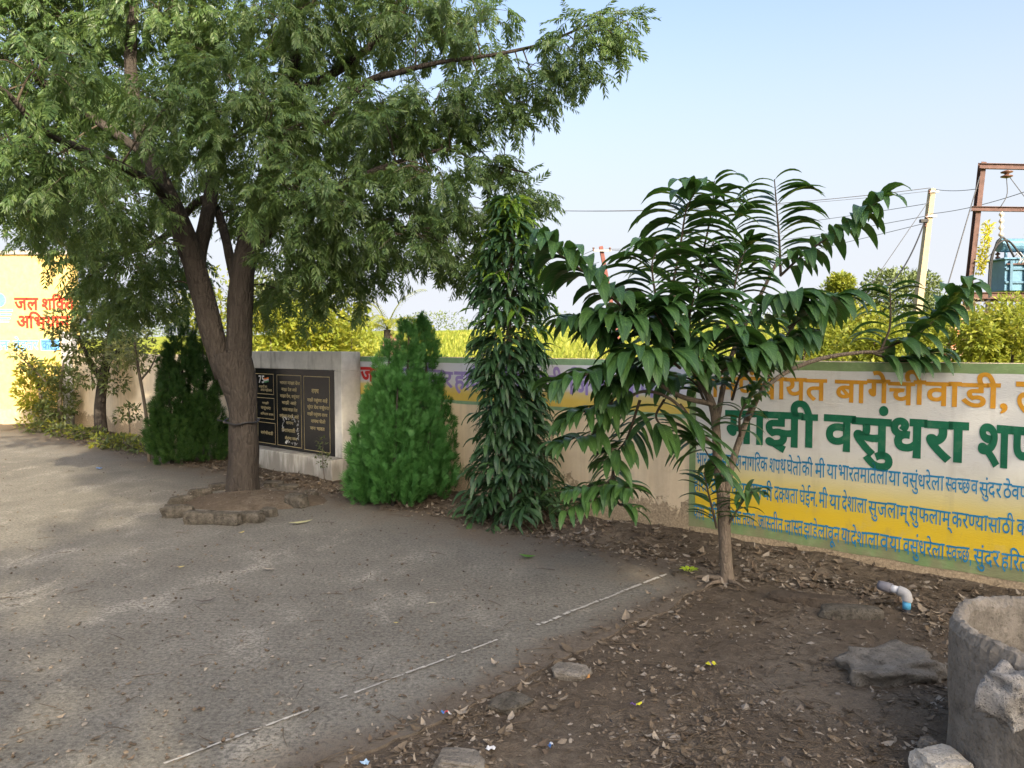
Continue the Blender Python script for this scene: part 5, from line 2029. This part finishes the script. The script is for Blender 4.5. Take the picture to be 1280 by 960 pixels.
gw = 'overhead wires'
FARL = P(400, 246, 34)
wire(T1 + [-.15, -.16, 0], P(300, 225, 36), 1.1, 'top wire from the concrete pole running far left behind the custard apple', gw, 0.013)
wire(T1 + [.1, -.16, -.08], P(300, 222, 38), 1.15, 'thin second wire just above and beside the top wire to the left', gw, 0.008)
wire(T1 + K1 * -.55 + [-.15, -.16, 0], P(830, 290, 60), 0.3, 'wire from below the concrete pole top descending towards the far field', gw)
wire(T1 + K1 * -1.0 + [-.18, -.16, 0], P(830, 310, 62), 0.35, 'wire from the concrete pole lower arm to the far field', gw)
wire(T1 + K1 * -1.25 + [-.16, -.16, 0], P(820, 345, 64), 0.3, 'lowest far wire left of the concrete pole', gw)
wire(T1 + [.1, -.1, -.05], ONP(237) + [-0.1, -.12, 0], 0.05, 'level wire between the concrete pole top and the transformer frame', gw)
wire(T1 + K1 * -.9, ONP(246) + [1.6, -.12, .25], 0.12, 'rising wire from the concrete pole past the transformer frame', gw)
wire(T1 + K1 * -.4 + [-.1, -.12, 0], P(1078, 372, 27.0), 0.0, 'straight guy wire slanting left from the concrete pole', gw, 0.012, 'guy_wire')
wire(T1 + K1 * -1.25 + [-.2, -.12, 0], P(1108, 358, 25.0), 0.35, 'thick black cable sagging left from the concrete pole', gw, 0.026, 'service_cable', black)
wire(ONP(222) + [-.1, -.12, 0], P(1182, 366, 20.5), 0.0, 'guy wire from the left transformer pole top to the ground', gw, 0.016, 'guy_wire')
wire(TOP + [0.7, -.14, -.3], P(1310, 285, 21.6), 0.0, 'diagonal wire below the transformer top beam', gw)
wire(T2 + [-.36, -.2, -.2], P(560, 372, 60), 0.3, 'upper thin wire left of the red steel pole', gw, 0.012)
wire(T2 + [-.1, -.2, -.75], P(560, 376, 60), 0.3, 'lower thin wire left of the red steel pole', gw, 0.012)
wire(T2 + [.4, -.2, -.2], P(990, 292, 42), 0.3, 'wire from the red steel pole running right behind the custard apple', gw, 0.011)
wire(T2 + [.2, -.2, -.15], P(990, 286, 44), 0.3, 'upper wire from the red steel pole to the right', gw, 0.011)

# small brick pillar beyond the wall


def build_brick():
    d = 12.5
    c = P(1192, 424, d)
    gz = ground_z(c[0], c[1]) - 0.2
    top = P(1192, 402, d)[2]
    m, nt, b = new_mat('orange_brick')
    br = nt.nodes.new('ShaderNodeTexBrick')
    br.inputs['Color1'].default_value = (0.42, 0.12, 0.04, 1)
    br.inputs['Color2'].default_value = (0.34, 0.09, 0.035, 1)
    br.inputs['Mortar'].default_value = (0.5, 0.42, 0.33, 1)
    br.inputs['Scale'].default_value = 9
    br.inputs['Mortar Size'].default_value = 0.035
    nt.links.new(mapped(nt, objco(nt), (1, 1, 1), (math.radians(90), 0, 0)), br.inputs['Vector'])
    nt.links.new(br.outputs[0], b.inputs['Base Color'])
    b.inputs['Roughness'].default_value = 0.9
    mb = MB()
    mb.box((c[0], c[1], (gz + top) / 2), (0.20, 0.20, top - gz))
    mb.box((c[0], c[1], top + 0.025), (0.25, 0.25, 0.05))
    tag(mb.build('brick_pillar', m, origin=(c[0], c[1], gz), bevel=0.01), 'short orange brick pillar standing among bushes behind the custard apple branch', 'pillar')


build_brick()


# ------------------------------------------------------------------ stones, well ring, pipe, litter
def stone(name, label, c, size, rz, seed, mat, group=None, blocky=0.6, rough=0.16, sub=3, sink=0.25, cat='stone'):
    bm = bmesh.new()
    bmesh.ops.create_icosphere(bm, subdivisions=sub, radius=1.0)
    sd = seed * 3.17
    for v in bm.verts:
        n = v.co.normalized()
        p = Vector([math.copysign(abs(q) ** blocky, q) for q in n])
        k = 1 + rough * mnoise.noise(n * 1.7 + Vector((sd, 0, 0))) * 1.6 + rough * 0.6 * mnoise.noise(n * 4.3 + Vector((0, sd, 0)))
        v.co = Vector((p.x * k * size[0] / 2, p.y * k * size[1] / 2, p.z * k * size[2] / 2))
    me = bpy.data.meshes.new(name)
    bm.to_mesh(me)
    bm.free()
    me.polygons.foreach_set('use_smooth', np.full(len(me.polygons), sub >= 4))
    me.materials.append(mat)
    o = bpy.data.objects.new(name, me)
    COL.objects.link(o)
    o.location = (c[0], c[1], c[2] + size[2] * (0.5 - sink))
    o.rotation_euler = (0, 0, rz)
    return tag(o, label, cat, group)


def rock_mat(name, dark, light, sc=14, speck=0.5):
    m, nt, b = new_mat(name)
    co = objco(nt)
    n1 = noise_tex(nt, sc, 8, 0.72, vec=co)
    n2 = noise_tex(nt, sc * 7, 3, 0.6, vec=co)
    r = ramp(nt, [(0.32, dark), (0.62, light)])
    nt.links.new(n1.outputs[0], r.inputs[0])
    g = ramp(nt, [(0.36, 1.0), (0.44, 0.0)])
    nt.links.new(n2.outputs[0], g.inputs[0])
    c = mixc(nt, mth(nt, 'MULTIPLY', g.outputs[0], speck), r.outputs[0], tuple(q * 0.35 for q in dark))
    nt.links.new(c, b.inputs['Base Color'])
    b.inputs['Roughness'].default_value = 0.95
    b.inputs['Specular IOR Level'].default_value = 0.1
    bump(nt, b, mth(nt, 'ADD', n1.outputs[0], mth(nt, 'MULTIPLY', n2.outputs[0], 0.5)), 0.9, 0.02)
    return m


M['rock'] = rock_mat('grey_rock', (0.115, 0.102, 0.085), (0.215, 0.195, 0.165))
M['mossy'] = rock_mat('mossy_stone', (0.036, 0.032, 0.025), (0.120, 0.108, 0.088))
M['white_stone'] = rock_mat('white_stone', (0.32, 0.30, 0.26), (0.50, 0.47, 0.42))
M['conc'] = rock_mat('cast_concrete', (0.13, 0.115, 0.095), (0.25, 0.225, 0.19), 7, 0.35)
M['conc_rough'] = rock_mat('broken_concrete', (0.17, 0.16, 0.145), (0.36, 0.34, 0.31), 22, 0.8)

gk = 'kerb stones ringing the neem trunk'
ring = [(222, 646, .30, .13, .15, 0.2), (252, 654, .29, .14, .15, 0.0), (284, 655, .27, .13, .15, -0.08), (313, 652, .24, .14, .13, -0.3), (336, 645, .15, .13, .11, -0.5), (371, 633, .24, .17, .17, -0.45), (389, 622, .15, .12, .11, -0.5),
        (226, 631, .26, .12, .12, 0.95), (250, 620, .24, .12, .11, 0.85), (274, 612, .22, .12, .10, 0.7), (342, 608, .22, .2, .08, 0.2), (360, 611, .24, .16, .07, 0.1)]
names = ['leftmost mossy kerb stone of the ring round the neem trunk', 'second mossy kerb stone from the left in the front of the neem ring', 'kerb stone in front of the neem trunk, middle of the ring', 'pale topped kerb stone right of the middle of the neem ring front', 'small crumbled kerb stone low in the neem ring front right', 'squarish upright kerb stone at the right end of the neem ring', 'small loose kerb stone at the far right tip of the neem ring', 'kerb stone at the left back of the neem ring nearest the left corner', 'middle kerb stone in the left back row of the neem ring', 'kerb stone closest behind the neem trunk on its left', 'flat pale stone behind the neem trunk by the memorial plinth', 'flat broken slab beside the memorial plinth foot']
for i, ((x, y, l, w, h, a), nm) in enumerate(zip(ring, names)):
    stone('kerb_stone', nm, G(x, y), (l, w * 0.9, h * 0.85), a + 0.12 * math.sin(i * 2.3), 10 + i, M['mossy'], gk, 0.45, 0.15, 3, 0.12)
# earth heaped inside the ring
mb = MB()
c0 = G(300, 628)
v, f = [], []
for i in range(9):
    for k in range(28):
        a = 2 * math.pi * k / 28
        q = i / 8
        x, y = c0[0] + q * 0.82 * math.cos(a) + 0.12, c0[1] + q * 0.50 * math.sin(a) + 0.05
        v.append((x, y, 0.10 * (1 - q ** 3) + 0.018 * hnoise(x, y, 9) - 0.015))
for i in range(8):
    for k in range(28):
        f.append((i * 28 + k, (i + 1) * 28 + k, (i + 1) * 28 + (k + 1) % 28, i * 28 + (k + 1) % 28))
mb.add(v, f)
kind(mb.build('planting_soil', M['soil'], None, True), 'structure')

# cord tied round the neem trunk
mb = MB()
c = P(302, 526, 8.35)
pts = [(c[0] + 0.180 * math.cos(a), c[1] + 0.180 * math.sin(a), c[2] + 0.02 * math.sin(a + 0.6) - 0.012 * math.cos(a) + 0.008 * math.sin(5 * a)) for a in np.linspace(0, 2 * math.pi, 40)]
mb.tube(pts, 0.011, 7)
mb.tube(spline([pts[20], np.array(pts[20]) + [-0.03, 0, 0.004], np.array(pts[20]) + [-0.10, 0.05, 0.01]], 6), 0.006, 6)
tag(mb.build('tied_cord', black, None, True, origin=c), 'dark cord tied tightly round the neem trunk below the fork', 'cord')

tag_rock = stone('flat_rock', 'large flat cracked grey rock lying on soil left of the concrete ring', G(1114, 842), (0.46, 0.32, 0.15), 0.2, 51, M['rock'], None, 0.62, 0.24, 4, 0.30, 'rock')
stone('weathered_log', 'grey weathered log half buried below the white plastic pipe', G(1062, 775), (0.36, 0.12, 0.13), -0.12, 52, M['mossy'], None, 0.55, 0.08, 3, 0.3, 'log')
stone('weathered_log', 'dark flat log half buried left of the grey weathered log', G(1015, 758), (0.50, 0.16, 0.12), -0.35, 53, rock_mat('dark_log', (0.045, 0.036, 0.028), (0.085, 0.068, 0.052)), None, 0.6, 0.1, 3, 0.35, 'log')
stone('concrete_chunk', 'grey concrete chunk at the broken edge of the yard slab', G(714, 845), (0.17, 0.13, 0.055), -0.5, 54, M['rock'], None, 0.45, 0.12, 3, 0.2, 'rubble')
stone('concrete_chunk', 'thin flat concrete chunk on soil left of the sunlit patch', G(638, 882), (0.17, 0.15, 0.04), 0.9, 55, M['mossy'], None, 0.5, 0.14, 3, 0.25, 'rubble')
stone('concrete_chunk', 'broken concrete chunk at the bottom edge of the picture on the soil', G(576, 962), (0.19, 0.13, 0.07), -0.2, 56, M['rock'], None, 0.5, 0.16, 3, 0.2, 'rubble')
stone('small_stone', 'small stone tinted orange as if sunlit beside the grey concrete chunk on the slab edge', G(733, 848), (0.035, 0.03, 0.03), 0.4, 57, plain('sunlit_stone', (0.36, 0.19, 0.07), 0.9), None, 0.7, 0.12, 2, 0.1)  # warm sunlight on the stone is put into its orange base colour
stone('white_stone', 'whitewashed stone at the foot of the concrete ring', G(1177, 972), (0.19, 0.14, 0.12), 0.1, 58, M['white_stone'], None, 0.6, 0.16, 3, 0.15)
stone('small_stone', 'small grey stone behind the whitewashed stone by the concrete ring', G(1160, 940), (0.075, 0.07, 0.06), 0.5, 59, M['rock'], None, 0.7, 0.16, 3, 0.1)


def build_ring():
    c = np.array([2.19, 2.83, 0.0])
    Rr, th, h = 0.48, 0.058, 0.53
    o = thing('concrete_ring', 'weathered round concrete ring with a broken rim at the lower right corner', 'well ring', c)
    mb = MB()
    n = 220
    prof = [(Rr, -0.1), (Rr, 0.12), (Rr, 0.28), (Rr, h - 0.03), (Rr - 0.012, h), (Rr - th * 0.5, h + 0.006), (Rr - th + 0.014, h), (Rr - th, h - 0.03), (Rr - th, 0.3), (Rr - th, -0.1)]
    v, f = [], []
    for k in range(n):
        a = 2 * math.pi * k / n
        for j, (r, z) in enumerate(prof):
            q = Vector((math.cos(a) * 2.2, math.sin(a) * 2.2, z * 5))
            rr_ = r + 0.008 * mnoise.noise(q) + (0.006 * mnoise.noise(q * 7) + 0.004 * mnoise.noise(q * 19) if 3 <= j <= 7 else 0.0015 * mnoise.noise(q * 9))
            zz = z + (0.020 * mnoise.noise(q * 2.0) + 0.010 * mnoise.noise(q * 8) + 0.006 * mnoise.noise(q * 21) if 3 <= j <= 7 else 0)
            v.append(c + [rr_ * math.cos(a), rr_ * math.sin(a), zz])
    m_ = len(prof)
    for k in range(n):
        k2 = (k + 1) % n
        for j in range(m_ - 1):
            f.append((k * m_ + j, k2 * m_ + j, k2 * m_ + j + 1, k * m_ + j + 1))
    mb.add(v, f)
    mb.build('ring_wall', M['conc'], o, False)
    mb = MB()
    v = [c + [0, 0, 0.20]] + [c + [(Rr - th + 0.01) * math.cos(a), (Rr - th + 0.01) * math.sin(a), 0.17 + 0.03 * math.sin(3 * a)] for a in np.linspace(0, 2 * math.pi, 40, endpoint=False)]
    mb.add(v, [(0, 1 + k, 1 + (k + 1) % 40) for k in range(40)])
    mb.build('soil_fill', M['soil'], o, True)
    lump = stone('concrete_lump', 'rough pale lump of broken concrete bonded on the near rim of the ring', P(1272, 886, 2.56), (0.23, 0.15, 0.16), 0.5, 71, M['conc_rough'], None, 0.5, 0.32, 4, 0.2, 'rubble')


build_ring()


def build_pipe():
    b = G(1133, 768)
    d = b[1]
    o = thing('plastic_pipe', 'bent white plastic pipe with blue collar rising from soil by the painted wall', 'pipe', b)
    top = P(1134, 741, d)
    r = 0.0235
    end = P(1098, 731, d + 0.12)
    grey = plain('pvc_grey', (0.40, 0.40, 0.41), 0.45, 0.0, 0.15, 20, 0)
    mb = MB()
    mb.tube([b + [0, 0, -0.1], b + [0, 0, 0.035]], r * 1.05, 16)
    mb.build('black_socket', black, o, True)
    mb = MB()
    mb.tube([b + [0, 0, 0.035], b + [0, 0, 0.085]], r, 16)
    mb.build('blue_pipe', plain('pvc_blue', (0.10, 0.38, 0.62), 0.4, 0, 0.1, 20, 0), o, True)
    h = nz(end - top)
    mb = MB()
    mb.tube(spline([b + [0, 0, 0.082], top - [0, 0, 0.035], top - [0, 0, 0.008] + h * 0.010, top + h * 0.05], 14), r * 1.28, 16)
    mb.build('elbow', plain('pvc_dull_grey', (0.33, 0.33, 0.33), 0.5, 0, 0.2, 20, 0), o, True)
    mb = MB()
    mb.tube([top + h * 0.045, end - h * 0.075], r, 16)
    mb.build('white_pipe', plain('pvc_white', (0.56, 0.56, 0.57), 0.4, 0, 0.12, 20, 0), o, True)
    mb = MB()
    mb.tube([end - h * 0.08, end - h * 0.02, end], [r * 1.3, r * 1.3, r * 1.15], 16)
    mb.build('end_socket', plain('pvc_dark', (0.13, 0.13, 0.15), 0.5, 0, 0.2, 20, 0), o, True)


build_pipe()


def curled(mb, c, L, W, az, rng, tilt=0.35, curl=0.5):
    d = np.array([math.cos(az), math.sin(az), rng.uniform(-tilt, tilt)])
    s = nz(np.array([-math.sin(az), math.cos(az), rng.uniform(-tilt, tilt)]))
    d = nz(d)
    u = np.cross(d, s)
    k = rng.uniform(-curl, curl)
    v = []
    for t, w in ((0, .12), (.35, 1), (.7, .8), (1, .05)):
        z = k * L * (t - .5) ** 2 * 2 + abs(k) * 0.002
        v += [c + d * L * (t - .5) - s * W * w / 2 + u * (z + 0.25 * W * w * k), c + d * L * (t - .5) + u * z, c + d * L * (t - .5) + s * W * w / 2 + u * (z + 0.25 * W * w * k)]
    f = []
    for i in range(3):
        a = 3 * i
        f += [(a, a + 1, a + 4, a + 3), (a + 1, a + 2, a + 5, a + 4)]
    mb.add(v, np.array(f))


def surface_z(x, y):
    s = x * WD[0] + y * WD[1]
    c = x * WN[0] + y * WN[1]
    return 0.004 if (s > S_EDGE + 0.04 and c < C_EDGE - 0.04) else ground_z(x, y)


def scatter_litter():
    rng = np.random.default_rng(99)
    mb, peb, twg = MB(), MB(), MB()
    pts = []
    # soil patch on the right
    for _ in range(15000):
        px, py = rng.uniform(380, 1290), rng.uniform(640, 975)
        pts.append((G(px, py), 1.0))
    # strip along the wall
    for _ in range(11000):
        s, c = rng.uniform(0.3, 15.5), C_EDGE + rng.normal() * 0.16 if rng.random() < .45 else rng.uniform(C_EDGE - 0.1, WC - 0.03)
        pts.append((SCZ(s, c), 3))
    for _ in range(700):
        a, r = rng.uniform(0, 6.28), rng.random() ** .6 * 0.8
        pts.append((c0 + [r * math.cos(a) + .1, r * math.sin(a) * .62 + 0.05, 0.1], 2))
    # crumbs and leaves caught along the slab's broken edge
    for _ in range(420):
        pts.append((SCZ(S_EDGE + rng.normal() * 0.09 - 0.02, rng.uniform(0.6, C_EDGE)), 3))
    # thin scatter over the slab
    for _ in range(3200):
        px, py = rng.uniform(-20, 900), rng.uniform(560, 965)
        pts.append((G(px, py), 0.35))
    tl = np.array([[1, 1, 1], [-1, 1, -1], [-1, -1, 1], [1, -1, -1]], float)
    for p, kk in pts:
        x, y = p[0], p[1]
        s = x * WD[0] + y * WD[1]
        c = x * WN[0] + y * WN[1]
        if c > WC - 0.02 or (math.hypot(x - 2.19, y - 2.83) < 0.5):
            continue
        slab = s > S_EDGE + 0.1 and c < C_EDGE - 0.12
        if kk == 1.0 and mnoise.noise(Vector((x * 1.9, y * 1.9, 8.0))) + 0.5 * mnoise.noise(Vector((x * 5, y * 5, 2.0))) < rng.uniform(-0.55, 0.35):
            continue
        if slab and kk == 1.0 and rng.random() > 0.05:
            continue
        z = (p[2] * (1 - 0.5 * rng.random()) if kk == 2 else surface_z(x, y))
        q = np.array([x, y, z + 0.006])
        u = rng.random()
        if u < (0.72 if kk == 3 else 0.50 if not slab else 0.45):
            L = 0.010 + (0.085 if kk == 3 else 0.050) * rng.random() ** (1.5 if kk == 3 else 2.2) * (0.7 if slab else 1)
            curled(mb, q, L, L * rng.uniform(0.25, 0.6), rng.uniform(0, 6.28), rng, 0.45 if not slab else 0.12, 0.9)
        elif u < 0.90:
            r = (0.003 + 0.010 * rng.random() ** 2) * (2.4 if rng.random() < .05 and not slab else 1)
            v = np.array([[1, 0, 0], [-1, 0, 0], [0, 1, 0], [0, -1, 0], [0, 0, 1], [0, 0, -1]], float) * r * rng.uniform(0.6, 1.3, (6, 1)) * [1.2, 1.0, 0.7]
            a = rng.uniform(0, 6.28)
            ca, sa = math.cos(a), math.sin(a)
            v = np.c_[v[:, 0] * ca - v[:, 1] * sa, v[:, 0] * sa + v[:, 1] * ca, v[:, 2]]
            peb.add(v + q - [0, 0, 0.003], np.array([[0, 2, 4], [2, 1, 4], [1, 3, 4], [3, 0, 4], [2, 0, 5], [1, 2, 5], [3, 1, 5], [0, 3, 5]]))
        elif not slab or rng.random() < .4:
            L = rng.uniform(0.04, 0.16)
            a = rng.uniform(0, 6.28)
            e = np.array([math.cos(a), math.sin(a), rng.uniform(-.05, .08)]) * L
            twg.tube([q, q + e * .5 + [rng.normal() * .006, rng.normal() * .006, .004], q + e], [0.0022, 0.0018, 0.0012], 4)
    ml = scatter_mat('dead_leaf', [(0.15, 0.12, 0.088), (0.11, 0.082, 0.058), (0.20, 0.165, 0.125), (0.08, 0.06, 0.042), (0.13, 0.10, 0.068), (0.26, 0.225, 0.18), (0.095, 0.076, 0.055), (0.12, 0.095, 0.07)])
    mp_ = scatter_mat('pebble', [(0.16, 0.135, 0.11), (0.085, 0.07, 0.055), (0.11, 0.09, 0.07), (0.22, 0.195, 0.165), (0.07, 0.055, 0.042), (0.13, 0.105, 0.08)])
    tag(kind(mb.build('leaf_litter', ml), 'stuff'), 'dry brown leaf litter over the soil and along the wall', 'litter')
    tag(kind(peb.build('gravel', mp_), 'stuff'), 'small pebbles and crumbs scattered over soil and slab', 'gravel')
    tag(kind(twg.build('fallen_twigs', M['twig']), 'stuff'), 'thin dry twigs scattered over the soil', 'twigs')


scatter_litter()


def single_leaf(px, py, L, W, az, mat, label, name='fallen_leaf', z=0.012):
    rng = np.random.default_rng(int(px * 7 + py))
    mb = MB()
    p = G(px, py)
    p[2] = surface_z(p[0], p[1]) + z
    curled(mb, p, L, W, az, rng, 0.12, 0.5)
    return tag(mb.build(name, mat, None, True, origin=p), label, 'leaf')


gl = leaf_mat('fresh_green_leaf', [(0.06, 0.17, 0.02), (0.08, 0.20, 0.025)], 0.2)
single_leaf(659, 698, 0.13, 0.05, 0.1, gl, 'single fresh green leaf lying on the slab below the ashoka tree')
yl = plain('yellowed_leaf', (0.42, 0.34, 0.10), 0.7)
single_leaf(376, 655, 0.22, 0.05, 0.5, plain('pale_dry_leaf', (0.36, 0.34, 0.18), 0.8), 'pale dry leaf spray on the slab right of the neem ring')
single_leaf(302, 668, 0.06, 0.03, 0.9, yl, 'yellow leaf on the slab in front of the neem ring')
single_leaf(290, 656, 0.07, 0.03, 0.3, plain('orange_leaf', (0.36, 0.20, 0.07), 0.8), 'orange brown leaf against the front kerb stones')
single_leaf(495, 782, 0.03, 0.02, 0.2, yl, 'tiny yellow leaf in the middle of the slab')
single_leaf(227, 711, 0.05, 0.03, 0.2, yl, 'yellowish leaf on the left part of the slab')
single_leaf(540, 756, 0.07, 0.02, 0.1, plain('straw_leaf', (0.38, 0.34, 0.24), 0.8), 'straw coloured leaf left of the chalk line')
single_leaf(257, 755, 0.15, 0.02, 0.5, plain('dark_twig_leaf', (0.07, 0.055, 0.045), 0.8), 'dark curled leaf on the slab left of centre')
single_leaf(336, 714, 0.10, 0.025, 0.2, plain('dry_pod', (0.30, 0.26, 0.20), 0.8), 'dry curled pod on the slab below the thuja')


def wrapper(px, py, L, W, az, cols, label):
    p = G(px, py)
    p[2] = surface_z(p[0], p[1]) + 0.008
    o = thing('crumpled_wrapper', label, 'wrapper', p)
    n = 7
    d, s = np.array([math.cos(az), math.sin(az), 0]), np.array([-math.sin(az), math.cos(az), 0])
    k = len(cols)
    r = random.Random(int(px))
    row = []
    for i in range(n):
        z = 0.012 * r.random()
        row.append([p + d * L * (i / (n - 1) - .5) + s * W * (j - .5) + [0, 0, z + 0.008 * r.random()] for j in (0, 0.5, 1)])
    for q in range(k):
        mb = MB()
        a, b = int(q * (n - 1) / k), int((q + 1) * (n - 1) / k)
        v = [x for i in range(a, b + 1) for x in row[i]]
        f = []
        for i in range(b - a):
            f += [(3 * i, 3 * i + 1, 3 * i + 4, 3 * i + 3), (3 * i + 1, 3 * i + 2, 3 * i + 5, 3 * i + 4)]
        mb.add(v, f)
        mb.build('foil_panel', cols[q], o)


wb, wr, ww, wy, wp = (plain(n_, c_, 0.35, 0, 0.1, 20, 0) for n_, c_ in (('wrapper_blue', (0.08, 0.22, 0.5)), ('wrapper_red', (0.5, 0.05, 0.05)), ('wrapper_white', (0.6, 0.6, 0.6)), ('wrapper_yellow', (0.62, 0.58, 0.04)), ('wrapper_purple', (0.12, 0.06, 0.22))))
wrapper(558, 892, 0.045, 0.022, -0.1, [wb, wr, ww], 'small blue, red and white wrapper on the slab edge')
wrapper(889, 834, 0.05, 0.035, 0.2, [wy, wp, wy], 'bright yellow wrapper on the dark soil')
wrapper(795, 887, 0.05, 0.022, -0.2, [wp, wy], 'yellow and purple wrapper at the end of a bent black strip on the soil')
wrapper(688, 943, 0.024, 0.02, 0.3, [wb, ww], 'tiny blue wrapper scrap near the bottom of the soil')
wrapper(613, 944, 0.035, 0.025, 0.7, [ww], 'white paper scrap on the soil near the bottom edge')
wrapper(456, 957, 0.03, 0.03, 0.7, [plain('wrapper_pale_blue', (0.35, 0.48, 0.6), 0.4, 0, 0.1, 20, 0)], 'pale blue plastic scrap at the bottom left of the soil')
wrapper(124, 587, 0.07, 0.05, 0.2, [wb], 'blue plastic scrap on the yard near the far wall')
mb = MB()
p0_, p1_ = G(763, 898, 0.0), G(792, 888, 0.0)
mb.tube(spline([p0_ + [0, -0.05, .005], p0_ + [-0.005, 0.02, .01], (p0_ + p1_) / 2 + [0, .02, .015], p1_ + [0, 0, .012]], 12), 0.004, 6)
tag(mb.build('bent_strip', black, None, True, origin=p0_), 'thin bent black strip on the soil beside a yellow purple wrapper', 'strip')

# seedling; the sun on it is put into its bright lime leaf colour
rng = np.random.default_rng(4)
b = G(861, 717)
o = thing('seedling', 'tiny seedling tinted bright lime green as if sunlit left of the custard apple roots', 'seedling', b)
mb = MB()
for i in range(9):
    a = i * 0.8
    drooping_leaf(mb, b + [0.02 * math.cos(a), 0.02 * math.sin(a), 0.02], [math.cos(a), math.sin(a), 0.6], 0.055, 0.032, 1.0, rng, 3)
mb.build('leaves', leaf_mat('sunlit_seedling_leaf', [(0.30, 0.46, 0.02), (0.38, 0.52, 0.03)], 0.4), o, True)
mb = MB()
mb.tube([b - [0, 0, .02], b + [0, 0, .03]], 0.003, 5)
mb.build('stem', M['twig'], o, True)


# ------------------------------------------------------------------ tall trees behind the viewer: they shade the yard
def shade_tree(pq, z, R, label, seed, n):
    ep, eq = np.array([0.917, 0.399]), np.array([-0.399, 0.917])
    xy = ep * pq[0] + eq * pq[1]
    o = thing('shade_tree', label, 'tree', (xy[0], xy[1], 0), 'tall shade trees behind the viewer')
    rng = np.random.default_rng(seed)
    mb = MB()
    mb.tube(spline([(xy[0], xy[1], -0.2), (xy[0] + .1, xy[1], z * 0.3), (xy[0], xy[1], z * 0.7), (xy[0], xy[1], z)], 14), np.linspace(0.34, 0.12, 14), 14, True, 0.15)
    mb.build('trunk', M['bark'], o, True)
    cl = []
    for i in range(46):
        d = rng.uniform(-0.82, 0.82, 3)
        if abs(d[2]) > 0.6:
            d[:2] *= 0.8
        c = np.array([xy[0], xy[1], z]) + d * np.array(R)
        q = rng.uniform(0.9, 1.25)
        cl.append((c, np.array([q, q, q * 0.9])))
    mb = MB()
    clump_leaves(mb, [c for c, r in cl], [r for c, r in cl], n, LEAF_SMALL[0], LEAF_SMALL[1], 0.34, rng, 0.1)
    mb.build('crown', M['neem'], o)


shade_tree((1.75, -14.5), 12.4, (2.3, 2.2, 5.2), 'tall dense shade tree behind the viewer, nearer the left', 201, 19000)
shade_tree((4.6, -13.0), 11.2, (2.8, 2.2, 3.9), 'shorter dense shade tree behind the viewer, to the right', 202, 11000)
